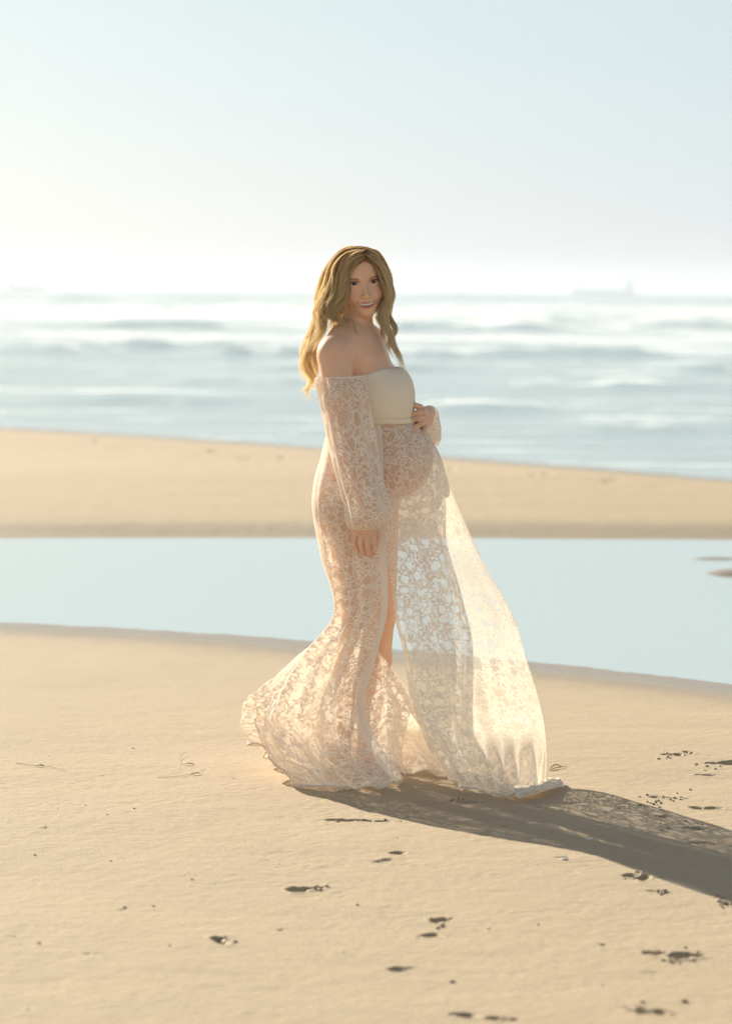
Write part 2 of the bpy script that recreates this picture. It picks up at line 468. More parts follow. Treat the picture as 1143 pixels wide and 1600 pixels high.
# tidal pool between the beach and the sand bar (a faint hump of sand breaks its surface at the right)
px_ = np.linspace(-60, 60, 61); pv = np.linspace(0, 1, 12)
PX, PV = np.meshgrid(px_, pv)
PY = (near_e(PX) - 1.0) * (1 - PV) + (far_e(PX) + 1.0) * PV
tag(mesh_obj('pool_water', np.stack([PX, PY, np.full_like(PX, POOL_Z)], -1).reshape(-1, 3), grid_faces(12, 61), m_pool), kind='structure')

# sea
sy_ = [0.0]; s_ = .12
while sy_[-1] < 16000: s_ = s_ * (1.016 if sy_[-1] < 900 else 1.15); sy_.append(sy_[-1] + s_)
sy_ = np.array(sy_)
su = np.linspace(-1, 1, 170); su = np.sign(su) * np.abs(su) ** 1.8
SU, SV = np.meshgrid(su, sy_)
SX = SU * (16 + SV * .9)
SYc = sea_e(np.clip(SX, -30, 30)) - 2.0 + SV
# breakers: (pixel x, pixel y, half length px, height m, foam)
SZ = np.full_like(SX, SEA_Z); FO = np.zeros_like(SX)
SZ += .05 * fbm(SX * .08, SYc * .35, 11) * sstep(2, 30, SV) + .040 * fbm(SX * .30, SYc * 1.1, 12) * sstep(1, 6, SV) * sstep(500, 100, SV) \
    + .22 * fbm(SX * .02, SYc * .09, 13) * sstep(40, 150, SV)
BRK = [(-40, 470, 250, 1.1, .0), (300, 468, 90, .7, .0), (690, 466, 160, .9, .1), (1120, 466, 160, .7, .1),
       (330, 490, 300, .5, .5), (900, 492, 320, .5, .5),
       (700, 516, 170, .42, .0), (1000, 514, 300, .42, .1), (230, 513, 160, .35, .1),
       (260, 544, 170, .24, -.1), (60, 551, 110, .16, .0), (420, 556, 90, .25, .0), (690, 560, 90, .18, .0), (900, 556, 160, .2, 0), (1100, 581, 110, .16, 0),
       (560, 577, 140, .12, 0), (960, 604, 160, .10, 0), (380, 600, 120, .09, 0), (200, 628, 200, .07, 0), (850, 640, 220, .07, 0), (1050, 672, 160, .06, 0)]
for i, (px, py, hl, hgt, fm) in enumerate(BRK):
    q = G(px, py, SEA_Z)
    wx = hl / F_PX * q[1]
    cy = q[1] + (.02 * q[1]) * fbm(SX / wx * 1.5 + i * 9, SX * 0 + i, 70 + i, 3)
    w = q[1] * .035 + .3
    dy = (SYc - cy) / w
    prof = np.where(dy < 0, np.exp(-(dy / .55) ** 2), np.exp(-(dy / 1.6) ** 2))
    ex = np.exp(-((SX - q[0]) / wx) ** 4) * (.75 + .9 * fbm(SX / wx * 3, SX * 0 + i, 90 + i, 3))
    SZ += hgt * prof * ex
    FO += -.35 * np.exp(-((dy + .35) / .5) ** 2) * ex + .45 * np.exp(-((dy - 1.3) / 1.2) ** 2) * ex + fm * np.exp(-(dy / 2.5) ** 2) * ex
FO += .55 * fbm(SX * .22 + 5, SYc * 1.9, 19, 3) * sstep(1, 5, SV) * sstep(70, 25, SV) + .5 * fbm(SX * .05, SYc * .30, 29, 3) * sstep(25, 60, SV)
# broken white water across the surf, less of it near the sand
FO += .40 * sstep(20, 60, SV) * sstep(900, 250, SV) + .10 * sstep(16, 3, SV) + .0

tag(mesh_obj('sea_water', np.stack([SX, SYc, SZ], -1).reshape(-1, 3), grid_faces(*SX.shape), m_sea, attrs={'foam': FO.ravel()}), kind='structure')

# ------------------------------------------------------------------ two ships at anchor on the horizon
m_hull = simple('ship_paint_dark_hazed', (.42, .45, .48), .5, scale=.1)  # hull paint lightened: part of the distance haze is in the colour
m_sup = simple('ship_paint_pale_hazed', (.66, .67, .68), .5, scale=.1)  # upper works lightened the same way, haze put into the paint
def box(x0, x1, y0, y1, z0, z1):
    v = [(x, y, z) for z in (z0, z1) for y in (y0, y1) for x in (x0, x1)]
    return v, [(0, 2, 3, 1), (4, 5, 7, 6), (0, 1, 5, 4), (2, 6, 7, 3), (0, 4, 6, 2), (1, 3, 7, 5)]
def ship(px, py, length, label, cranes):
    q = G(px, 456.5); D = 3600.0
    c = P(px, py, D); x0 = float(c[0])
    root = bpy.data.objects.new('ship', None); C.objects.link(root)
    root.location = (x0, D, SEA_Z); root['_abs'] = [x0, D, SEA_Z]
    tag(root, label, 'ship', 'ships on the horizon')
    st = np.linspace(-.5, .5, 21)
    prof = [(0, -1.0), (.55, -1.0), (1, .25), (1, 1)]
    vs = []
    for s in st:
        wdt = 9 * (1 - max(0, (s - .30) / .2) ** 2 * .95) * (1 - max(0, (-s - .42) / .08) ** 2 * .35)
        sheer = 6.5 + 2.5 * max(0, s - .25) / .25
        for a_, b_ in prof: vs.append((s * length * (1 + .03 * (b_ > 0)), -wdt * a_, b_ * sheer if b_ > 0 else -2))
        for a_, b_ in prof[::-1]: vs.append((s * length * (1 + .03 * (b_ > 0)), wdt * a_, b_ * sheer if b_ > 0 else -2))
    f = grid_faces(21, 8).tolist() + [list(range(8))[::-1], [160 + k for k in range(8)]] + [(i * 8 + 3, i * 8 + 4, i * 8 + 12, i * 8 + 11) for i in range(20)]
    base = np.array([x0, D, SEA_Z])
    mesh_obj('hull', np.array(vs) + base, f, m_hull, root, smooth=False)
    v, f = box(-length * .46, -length * .34, -7, 7, 6.4, 17)
    mesh_obj('superstructure', np.array(v) + base, f, m_sup, root, smooth=False)
    v, f = box(-length * .45, -length * .37, -8, 8, 17.01, 20)
    mesh_obj('bridge', np.array(v) + base, f, m_sup, root, smooth=False)
    v, f = box(-length * .44, -length * .41, -2, 2, 20.01, 26)
    mesh_obj('funnel', np.array(v) + base, f, m_hull, root, smooth=False)
    for s in cranes:
        pth = np.array([[(s * length, 0, 6.3), (s * length, 0, 17), (s * length + .5, 0, 19)]]) + base
        v, f = tubes(pth, np.array([[1.1, .8, .5]]), 6)
        mesh_obj('mast', v, f, m_sup, root)
    return root
ship(40, 450, 52, 'faint grey ship on the horizon at the left edge of the photo', (.1, .35))
s2 = ship(942, 457, 92, 'faint long cargo ship with a tall stern house on the horizon right of the woman', (-.1, .12, .4))
s2.rotation_euler = (0, 0, math.pi)

# sea air
HZ = bpy.data.materials.new('sea_air'); HZ.use_nodes = True
hn, hl_ = HZ.node_tree.nodes, HZ.node_tree.links
hn.remove(hn['Principled BSDF'])
pv_ = hn.new('ShaderNodeVolumePrincipled'); pv_.inputs['Density'].default_value = .00032
pv_.inputs['Color'].default_value = (.84, .92, 1.0, 1); pv_.inputs['Anisotropy'].default_value = .2
hl_.new(pv_.outputs[0], hn['Material Output'].inputs['Volume'])
v, f = box(-9500, 9500, -100, 15500, -14, 34)
haze = mesh_obj('haze', v, f, HZ, smooth=False)
tag(haze, kind='stuff')

# ------------------------------------------------------------------ the woman: one body surface grown from blended volumes
PX = 1 / 489.3          # metres per photo pixel at the woman's distance
def sdist(p, prim):
    k = prim[0]
    x, y, z = p
    if k == 'e':        # ellipsoid: centre, radii
        c, r = prim[1], prim[2]
        a, b_, c_ = (x - c[0]) / r[0], (y - c[1]) / r[1], (z - c[2]) / r[2]
        k0 = np.sqrt(a * a + b_ * b_ + c_ * c_) + 1e-6
        k1 = np.sqrt((a / r[0]) ** 2 + (b_ / r[1]) ** 2 + (c_ / r[2]) ** 2) + 1e-6
        return k0 * (k0 - 1) / k1
    if k == 'c':        # tapered capsule
        a, b_, r1, r2 = prim[1], prim[2], prim[3], prim[4]
        d = b_ - a
        px_, py_, pz_ = x - a[0], y - a[1], z - a[2]
        t = np.clip((px_ * d[0] + py_ * d[1] + pz_ * d[2]) / (d @ d), 0, 1)
        return np.sqrt((px_ - t * d[0]) ** 2 + (py_ - t * d[1]) ** 2 + (pz_ - t * d[2]) ** 2) - (r1 + (r2 - r1) * t)
def bounds(prim, pad):
    if prim[0] == 'e':
        c, r = prim[1], prim[2]; return c - r - pad, c + r + pad
    a, b_ = prim[1], prim[2]; r = max(prim[3], prim[4])
    return np.minimum(a, b_) - r - pad, np.maximum(a, b_) + r + pad
def smin(a, b_, k):
    h = np.maximum(k - np.abs(a - b_), 0) / k
    return np.minimum(a, b_) - h * h * k * .25
def smax(a, b_, k):
    return -smin(-a, -b_, k)
def field_grid(ops, xs, ys, zs):
    D = np.full((len(xs), len(ys), len(zs)), .08, np.float32)
    for op, prim, k in ops:
        lo, hi = bounds(prim, k + .03)
        i0, i1 = np.searchsorted(xs, lo[0]), np.searchsorted(xs, hi[0])
        j0, j1 = np.searchsorted(ys, lo[1]), np.searchsorted(ys, hi[1])
        k0, k1 = np.searchsorted(zs, lo[2]), np.searchsorted(zs, hi[2])
        if i1 <= i0 or j1 <= j0 or k1 <= k0: continue
        x = xs[i0:i1, None, None].astype(np.float32); y = ys[None, j0:j1, None].astype(np.float32); z = zs[None, None, k0:k1].astype(np.float32)
        d = sdist((x, y, z), prim)
        s = D[i0:i1, j0:j1, k0:k1]
        D[i0:i1, j0:j1, k0:k1] = smin(s, d, k) if op == '+' else smax(s, -d, k)
    return D
def field_pts(ops, p):
    D = np.full(len(p), .5)
    for op, prim, k in ops:
        d = sdist((p[:, 0], p[:, 1], p[:, 2]), prim)
        D = smin(D, d, k) if op == '+' else smax(D, -d, k)
    return D
def surface_nets(D, xs, ys, zs):
    ins = D < 0
    nx, ny, nz = D.shape
    cnt = np.zeros((nx - 1, ny - 1, nz - 1), np.int8)
    for a in (0, 1):
        for b_ in (0, 1):
            for c in (0, 1):
                cnt += ins[a:nx - 1 + a, b_:ny - 1 + b_, c:nz - 1 + c]
    act = (cnt > 0) & (cnt < 8)
    I, J, K = np.nonzero(act)
    idx = np.full(act.shape, -1, np.int32); idx[I, J, K] = np.arange(len(I))
    acc = np.zeros((len(I), 3)); num = np.zeros(len(I))
    X = (xs, ys, zs)
    for ax in range(3):
        o1, o2 = [a for a in range(3) if a != ax]
        for p_ in (0, 1):
            for q_ in (0, 1):
                off = [0, 0, 0]; off[o1] = p_; off[o2] = q_
                a0 = (I + off[0], J + off[1], K + off[2])
                off2 = list(off); off2[ax] += 1
                a1 = (I + off2[0], J + off2[1], K + off2[2])
                d0, d1 = D[a0], D[a1]
                m = (d0 < 0) != (d1 < 0)
                t = np.where(m, d0 / np.where(m, d0 - d1, 1), 0)
                pt = np.stack([xs[a0[0]], ys[a0[1]], zs[a0[2]]], 1).astype(float)
                e1 = X[ax][a1[ax]]
                pt[:, ax] += t * (e1 - pt[:, ax])
                acc += pt * m[:, None]; num += m
    V = acc / num[:, None]
    F = []
    for ax in range(3):
        o1, o2 = (ax + 1) % 3, (ax + 2) % 3
        sl0 = [slice(1, -1)] * 3; sl0[ax] = slice(0, -1)
        sl1 = [slice(1, -1)] * 3; sl1[ax] = slice(1, None)
        a, b_ = ins[tuple(sl0)], ins[tuple(sl1)]
        g = np.nonzero(a != b_)
        flip = b_[g]
        base = np.array(g); base[o1] += 1; base[o2] += 1
        def at(u_, v_):
            q = base.copy(); q[o1] += u_; q[o2] += v_
            return idx[q[0], q[1], q[2]]
        quad = np.stack([at(-1, -1), at(0, -1), at(0, 0), at(-1, 0)], 1)
        quad[flip] = quad[flip][:, ::-1]
        F.append(quad)
    F = np.concatenate(F)
    F = F[(F >= 0).all(1)]
    return V, F

def b3(px, py, D): return B(px, py, D).reshape(3)
def E_(px, py, D, rx, ry, rz): return ('e', b3(px, py, D), np.array([rx, ry, rz], float))
def K_(a, b_, r1, r2): return ('c', b3(*a), b3(*b_), r1, r2)
TORSO = [
    ('+', E_(548, 772, 0, .104, .155, .125), .02),
    ('+', E_(531, 792, -.072, .075, .078, .085), .05), ('+', E_(531, 792, .072, .075, .078, .085), .05),
    ('+', K_((560, 745, 0), (565, 650, 0), .105, .098), .08),
    ('+', E_(567, 612, .0, .098, .132, .16), .08),
    ('+', E_(618, 715, 0, .120, .125, .130), .07),
    ('+', E_(556, 562, .0, .085, .140, .075), .06),
    ('+', E_(600, 612, -.066, .062, .064, .062), .06), ('+', E_(609, 610, .056, .062, .064, .062), .06),
]
LEGS = [
    ('+', K_((551, 800, -.085), (562, 960, -.085), .092, .055), .05),
    ('+', K_((562, 960, -.085), (548, 1050, -.08), .053, .050), .02), ('+', K_((548, 1050, -.08), (530, 1165, -.08), .050, .031), .02),
    ('+', K_((578, 795, .085), (592, 957, .06), .095, .054), .05),
    ('+', K_((592, 957, .06), (586, 1030, .06), .052, .050), .02), ('+', K_((586, 1030, .06), (572, 1165, .06), .050, .032), .02),
]
FEET = [
    ('+', K_((529, 1172, -.08), (548, 1206, -.08), .030, .020), .02), ('+', K_((524, 1180, -.08), (530, 1170, -.08), .026, .030), .015),
    ('+', K_((548, 1206, -.08), (562, 1209, -.085), .022, .014), .02),
    ('+', K_((570, 1182, .06), (570, 1200, .06), .030, .026), .02), ('+', K_((572, 1190, .06), (615, 1203, .05), .030, .020), .02),
    ('+', K_((612, 1203, .05), (626, 1204, .045), .022, .014), .02),
]
SHOULDERS = [
    ('+', K_((523, 551, -.150), (543, 531, -.07), .056, .048), .06), ('+', K_((580, 552, .140), (568, 534, .06), .050, .048), .06),
    ('+', K_((543, 533, -.07), (568, 533, .06), .046, .046), .05),
    ('+', K_((552, 536, -.005), (559, 488, -.015), .055, .047), .035),
    ('+', K_((566, 548, -.05), (560, 500, -.04), .018, .016), .03),
]
ARMS = [
    ('+', K_((523, 560, -.160), (530, 620, -.192), .054, .046), .012), ('+', K_((530, 620, -.190), (541, 700, -.215), .046, .037), .02),
    ('+', K_((541, 700, -.215), (552, 740, -.225), .039, .037), .02), ('+', K_((552, 740, -.225), (569, 812, -.235), .037, .024), .02),
    ('+', K_((583, 570, .150), (602, 630, .20), .048, .042), .03), ('+', K_((606, 630, .20), (622, 690, .215), .042, .036), .02),
    ('+', K_((622, 690, .215), (668, 646, .02), .038, .023), .015),
]
def finger(pts, r):
    return [('+', K_(pts[i], pts[i + 1], r[i], r[i + 1]), .004) for i in range(len(pts) - 1)]
HANDS = [
    ('+', K_((569, 812, -.235), (571, 824, -.238), .022, .020), .01),
    ('+', K_((562, 822, -.236), (559, 832, -.240), .014, .011), .014), ('+', K_((571, 822, -.240), (572, 835, -.245), .015, .012), .012),
    ('+', K_((579, 822, -.240), (582, 834, -.244), .014, .011), .012),
] + finger([(557, 830, -.236), (553, 842, -.240), (555, 852, -.232), (560, 860, -.226)], [.0095, .0082, .0072, .0060]) \
  + finger([(565, 834, -.243), (563.5, 847, -.250), (565, 857, -.244), (569, 866, -.236)], [.0098, .0088, .0078, .0064]) \
  + finger([(574, 836, -.246), (574, 849, -.254), (575, 859, -.248), (577.5, 868, -.240)], [.0098, .0090, .0080, .0066]) \
  + finger([(582.5, 834, -.244), (584, 847, -.250), (584.5, 857, -.244), (584.5, 865, -.236)], [.0096, .0086, .0078, .0064]) \
  + finger([(579, 820, -.226), (588, 831, -.222), (590, 841, -.226), (588, 850, -.230)], [.013, .0100, .0088, .0068]) + [
    ('+', K_((669, 646, .02), (666, 650, .000), .021, .018), .012),
    ('+', K_((667, 646, -.004), (660, 644, -.030), .017, .011), .012), ('+', K_((668, 654, -.002), (662, 655, -.030), .018, .012), .012),
    ('+', K_((668, 660, .002), (664, 664, -.020), .014, .010), .012),
] + finger([(661, 643, -.030), (651, 645, -.046), (642, 648, -.048), (634.5, 650.5, -.050)], [.0098, .0088, .0078, .0062]) \
  + finger([(662, 651, -.034), (651, 654, -.054), (642, 657, -.058), (635, 660, -.060)], [.0098, .0090, .0080, .0064]) \
  + finger([(663, 658, -.032), (656, 663, -.054), (650, 667, -.062), (645, 670, -.066)], [.0096, .0086, .0078, .0062]) \
  + finger([(665, 664, -.024), (663, 670, -.046), (661.5, 675, -.054), (660, 680, -.058)], [.0088, .0078, .0070, .0056]) \
  + finger([(664, 643, -.012), (655, 636, -.026), (647, 633, -.036), (640.5, 632, -.040)], [.0125, .0100, .0090, .0070])

# head: built in its own frame (X her left = picture right, Y out of the face, Z up), then turned and tilted
HEAD_C = b3(563.5, 442, -.015)
yaw, roll_, pit = R(8), R(6.5), R(-3)
Yf = np.array([math.sin(yaw), -math.cos(yaw), 0.0]); Xr = np.array([math.cos(yaw), math.sin(yaw), 0.0]); Zu = np.array([0, 0, 1.0])
def rot(v, ax, an):
    return v * math.cos(an) + np.cross(ax, v) * math.sin(an) + ax * (ax @ v) * (1 - math.cos(an))
fwd_ = np.array([0, -1.0, 0])
Xr, Yf, Zu = [rot(v, np.array([1.0, 0, 0]), R(2)) for v in (Xr, Yf, Zu)]
Xr, Yf, Zu = [rot(v, np.array([0, -1.0, 0]), roll_) for v in (Xr, Yf, Zu)]
HM = np.stack([Xr, Yf, Zu], 1)
HS = 1.0
def hw(p): return HEAD_C + (np.asarray(p, float) * HS) @ HM.T
def to_head(p): return (p - HEAD_C) @ HM / HS
HEADP = [   # in head frame
    ('+', ('e', (0, -.018, .030), (.073, .090, .080)), .01),
    ('+', ('e', (0, .010, -.018), (.061, .074, .076)), .03),
    ('+', ('e', (0, .030, .040), (.060, .056, .052)), .02),
    ('+', ('c', (-.017, .043, -.077), (.017, .043, -.077), .022, .022), .03),
    ('+', ('e', (0, .066, -.091), (.024, .018, .017)), .018),
    ('+', ('e', (-.043, .006, -.050), (.014, .030, .026)), .03), ('+', ('e', (.043, .006, -.050), (.014, .030, .026)), .03),
    ('+', ('e', (-.034, .055, -.034), (.022, .023, .021)), .022), ('+', ('e', (.034, .055, -.034), (.022, .023, .021)), .022),
    ('+', ('e', (0, .070, -.060), (.032, .020, .024)), .018),
    ('+', ('c', (-.030, .070, .020), (.030, .070, .020), .011, .011), .014),
    ('-', ('e', (-.031, .100, .000), (.017, .020, .0125)), .014), ('-', ('e', (.031, .100, .000), (.017, .020, .0125)), .014),
    ('+', ('c', (0, .080, .006), (0, .1000, -.037), .0062, .0080), .010),
    ('+', ('e', (0, .1010, -.0400), (.0088, .0078, .0070)), .006),
    ('+', ('e', (-.0120, .0880, -.0425), (.0068, .0085, .0058)), .005), ('+', ('e', (.0120, .0880, -.0425), (.0068, .0085, .0058)), .005),
    ('-', ('e', (-.0062, .0955, -.0475), (.0034, .0050, .0028)), .002), ('-', ('e', (.0062, .0955, -.0475), (.0034, .0050, .0028)), .002),
    ('+', ('e', (-.031, .0665, -.0005), (.0160, .0150, .0140)), .004), ('+', ('e', (.031, .0665, -.0005), (.0160, .0150, .0140)), .004),
]
def head_prims():
    out = []
    for op, pr, k in HEADP:
        out.append((op, pr, k))
    return out
def head_field(p):
    q = to_head(p)
    x, y, z = q[:, 0], q[:, 1], q[:, 2]
    D = np.full(len(p), .5)
    for op, pr, k in HEADP:
        if pr[0] == 'e': d = sdist((x, y, z), ('e', np.array(pr[1]), np.array(pr[2])))
        else: d = sdist((x, y, z), ('c', np.array(pr[1]), np.array(pr[2]), pr[3], pr[4]))
        D = smin(D, d, k) if op == '+' else smax(D, -d, k)
    # lips, in a frame bent up at the corners into a smile
    zb = z - 8.0 * x * x
    yb_ = y + 9.0 * x * x
    up_ = sdist((x, yb_, zb), ('c', np.array([-.026, .0890, -.0622]), np.array([.026, .0890, -.0622]), .0028, .0028))
    up_ += .0020 * sstep(.010, .034, np.abs(x)) - .0008 * np.exp(-((np.abs(x) - .006) / .004) ** 2)
    lo_ = sdist((x, yb_, zb - 5.5 * x * x), ('c', np.array([-.025, .0880, -.0748]), np.array([.025, .0880, -.0748]), .0036, .0036))
    lo_ += .0020 * sstep(.010, .034, np.abs(x))
    # eye slits
    for s in (-1, 1):
        xx = (x - s * .031) * s
        slit = sdist((xx, y - .0865, z - .0012 + 18 * xx * xx - .05 * xx), ('e', np.array([0, 0, 0]), np.array([.0150, .0150, .0043])))
        D = smax(D, -slit, .0012)
    cav = sdist((x, yb_ - .091, zb + .0680 - 2.0 * x * x), ('e', np.array([0, 0, 0]), np.array([.0320, .0185, .0044])))
    D = smin(D, up_, .005); D = smin(D, lo_, .006)
    D = smax(D, -cav, .0015)
    # smile creases beside the mouth
    cr_ = sdist((np.abs(x), y, z), ('c', np.array([.018, .088, -.036]), np.array([.037, .071, -.062]), .0022, .0022))
    D = D + .0012 * np.exp(-(cr_ / .0045) ** 2)
    lipm = np.maximum(sstep(.0022, .0002, up_), sstep(.0022, .0002, lo_)) * (y > .03)
    return D, lipm, cav

BODY_OPS = TORSO + SHOULDERS + LEGS + FEET + ARMS + HANDS
fineh = lambda lo, hi, st: np.arange(lo, hi, st)
hlo, hhi = HEAD_C - np.array([.125, .15, .15]), HEAD_C + np.array([.125, .13, .15])
def merged_axis(lo, hi, coarse, zones):
    pts = [lo]
    while pts[-1] < hi:
        st = coarse
        for a, b_, s in zones:
            if a - .004 <= pts[-1] <= b_: st = min(st, s)
        pts.append(pts[-1] + st)
    return np.array(pts)
hn_ = b3(570, 842, -.24); hf_ = b3(650, 656, -.04)
xs = merged_axis(b3(470, 700, 0)[0], b3(700, 700, 0)[0], .006, [(HEAD_C[0] - .085, HEAD_C[0] + .09, .002), (hf_[0] - .045, hf_[0] + .05, .0022)])
ys = merged_axis(Y0 - .30, Y0 + .30, .006, [(HEAD_C[1] - .12, HEAD_C[1] - .02, .002), (hn_[1] - .04, hn_[1] + .04, .0022), (hf_[1] - .05, hf_[1] + .05, .0025)])
zs = merged_axis(-.01, 1.72, .006, [(HEAD_C[2] - .12, HEAD_C[2] + .03, .0018), (hn_[2] - .075, hn_[2] + .06, .0025), (hf_[2] - .06, hf_[2] + .06, .0022)])
DF = field_grid(BODY_OPS, xs, ys, zs)
ii = [slice(*np.searchsorted(a, (hlo[k], hhi[k]))) for k, a in enumerate((xs, ys, zs))]
sub = np.stack(np.meshgrid(xs[ii[0]], ys[ii[1]], zs[ii[2]], indexing='ij'), -1)
hd, _, cav = head_field(sub.reshape(-1, 3))
hd = hd.reshape(sub.shape[:3]); 
s_ = DF[ii[0], ii[1], ii[2]]
DF[ii[0], ii[1], ii[2]] = smax(smin(s_, hd, .02), -cav.reshape(hd.shape), .001)
BV, BF = surface_nets(DF, xs, ys, zs)
# skin tint: blush, lips; real make-up on the skin
tint = np.tile(np.array([.74, .45, .29]), (len(BV), 1))
near_h = np.linalg.norm(BV - HEAD_C, axis=1) < .16
hq = to_head(BV[near_h])
_, lipm, _ = head_field(BV[near_h])
th = tint[near_h]
def blend(t, c, w): return t * (1 - w[:, None]) + np.array(c) * w[:, None]
for s in (-1, 1):
    th = blend(th, (.62, .22, .16), .45 * np.exp(-(((hq[:, 0] - s * .046) / .018) ** 2 + ((hq[:, 2] + .032) / .014) ** 2)) * (hq[:, 1] > 0))
    ex, ez = (hq[:, 0] - s * .031) * s, hq[:, 2] - .004
    lid = np.exp(-((ex - .002) / .017) ** 2 - ((ez - .0035) / .0055) ** 2) * (hq[:, 1] > .05)
    th = blend(th, (.30, .14, .09), .5 * lid)
    zb_ = ez - .0128 + 13 * (ex - .005) ** 2 - .03 * ex
    brow = np.exp(-(zb_ / .0034) ** 2) * sstep(-.018, -.011, ex) * sstep(.024, .014, ex) * (hq[:, 1] > .04)
    th = blend(th, (.055, .028, .015), .72 * brow)
    line = np.exp(-((ez + .001 + 18 * ex * ex - .0058) / .0016) ** 2) * (np.abs(ex) < .0175) * (hq[:, 1] > .055)
    th = blend(th, (.03, .018, .014), .8 * line)
th = blend(th, (.44, .15, .12), .9 * lipm)
tint[near_h] = th
for tipx in ((560, 860, -.226), (569, 866, -.236), (577.5, 868, -.240), (584.5, 865, -.236), (634.5, 650.5, -.05), (635, 660, -.06), (645, 670, -.066), (660, 680, -.058), (640.5, 632, -.04)):
    w_ = .55 * np.exp(-(np.linalg.norm(BV - b3(*tipx), axis=1) / .0085) ** 4)
    tint = blend(tint, (.60, .20, .15), w_)
for kn in ((557, 830, -.244), (565, 834, -.252), (574, 836, -.255), (582.5, 834, -.253), (651, 645, -.054), (651, 654, -.062), (656, 663, -.062), (663, 670, -.054)):
    w_ = .30 * np.exp(-(np.linalg.norm(BV - b3(*kn), axis=1) / .008) ** 2)
    tint = blend(tint, (.50, .22, .14), w_)
nape = (BV[:, 2] > 1.2)
base_pt = np.array([.0, Y0, .0])
woman = bpy.data.objects.new('person', None); C.objects.link(woman)
woman.location = base_pt; woman['_abs'] = base_pt.tolist()
tag(woman, 'blonde pregnant woman in a sheer cream lace gown with one hand on her belly', 'person')
body = mesh_obj('body', BV, BF, m_skin, woman, attrs={'tint': tint})

# eyes, lashes, teeth
def color_mat(name, rough, spec=.5, attr='tint'):
    m, n, l, b, o = mat(name)
    at = n.new('ShaderNodeAttribute'); at.attribute_name = attr
    l.new(at.outputs['Color'], b.inputs['Base Color']); b.inputs['Roughness'].default_value = rough
    b.inputs['Specular IOR Level'].default_value = spec
    return m
m_eye = color_mat('eye', .12, .3)
def uvsphere(c, r, nu=48, nv=32):
    th_ = np.linspace(0, math.pi, nv); ph = np.arange(nu) * 2 * math.pi / nu
    T, Ph = np.meshgrid(th_, ph, indexing='ij')
    v = np.stack([np.sin(T) * np.cos(Ph), np.cos(T), np.sin(T) * np.sin(Ph)], -1).reshape(-1, 3)
    return v, grid_faces(nv, nu, True)
for s in (-1, 1):
    v, f = uvsphere(0, 1)
    c_ = np.array([s * .031, .0668, -.0003])
    gaze = to_head(CAM) - c_; gaze /= np.linalg.norm(gaze)
    # +Y of the sphere turned to the gaze
    a1 = np.cross(gaze, [0, 0, 1.0]); a1 /= np.linalg.norm(a1); a2 = np.cross(a1, gaze)
    vv = v[:, :1] * a1 + v[:, 1:2] * gaze + v[:, 2:] * a2
    ang = np.arccos(np.clip(v[:, 1], -1, 1))
    r_ = .0131 + .0006 * np.exp(-(ang / .35) ** 2)
    colr = np.tile([.36, .31, .28], (len(v), 1))
    colr[ang < .50] = (.035, .016, .008); colr[ang < .22] = (.004, .004, .004)
    mesh_obj('eye', hw(vv * r_[:, None] + c_), f, m_eye, woman, attrs={'tint': colr})
    # upper lashes: a dark fringe along the lid
    t = np.linspace(-1, 1, 15)
    lx = t * .0158; lz = .0012 - 18 * lx * lx + .05 * lx + .0052 * np.sqrt(np.clip(1 - (t * .93) ** 2, 0, 1)) + .0006
    ly = .0668 + np.sqrt(np.clip(.0152 ** 2 - lx ** 2 - lz ** 2, 0, 1)) + .0006
    pth = hw(np.stack([s * (.031 + 0 * t) + s * lx, ly, lz], 1))[None]
    v, f = tubes(pth, (.0010 * np.sqrt(1 - (t * .9) ** 2) + .0001)[None], 5)
    if s == -1: m_lash = simple('lash', (.012, .008, .006), .6)
    mesh_obj('eyelashes', v, f, m_lash, woman)
m_teeth = simple('tooth', (.84, .80, .72), .2, var=.05)
tv, tf = [], []
for k in range(-5, 6):
    w_ = [.0054, .0044, .0046, .0043, .0040, .0038][abs(k)]
    xc = np.sign(k) * (sum([.0054, .0044, .0046, .0043, .0040, .0038][:abs(k)]) + w_ * 0) * 1.0 if k else 0
    xc = xc * 1.02
    if k % 1 == 0:
        a, b_ = xc - w_ / 2 - .0003, xc + w_ / 2 + .0003
        zt, zb2 = -.0608, -.0706 + .0003 * (abs(k) > 1)
        ring_ = []
        for zz, dd in ((zt, -.001), (zt - .004, 0), (zb2 + .001, 0), (zb2, -.0014)):
            for xx, ee in ((a, -.0007), ((a + b_) / 2, .0003), (b_, -.0007)):
                ring_.append((xx, .0850 - 11 * xx * xx + dd + ee, zz + 8.5 * xx * xx))
        o_ = len(tv) ; tv += ring_
        tf += [[o_ + i * 3 + j, o_ + i * 3 + j + 1, o_ + (i + 1) * 3 + j + 1, o_ + (i + 1) * 3 + j] for i in range(3) for j in range(2)]
tth = mesh_obj('teeth', hw(np.array(tv)), tf, m_teeth, woman)
tag(tth, kind='stuff')

# ------------------------------------------------------------------ gown
def push_out(v, ops, margin, it=2):
    for _ in range(it):
        d = field_pts(ops, v)
        m = d < margin
        if not m.any(): break
        p = v[m]; g = np.zeros_like(p); e_ = 1e-3
        for a in range(3):
            q = p.copy(); q[:, a] += e_
            g[:, a] = (field_pts(ops, q) - d[m]) / e_
        g /= np.linalg.norm(g, axis=1, keepdims=True) + 1e-9
        v = v.copy(); v[m] = p + g * (margin - d[m])[:, None]
    return v
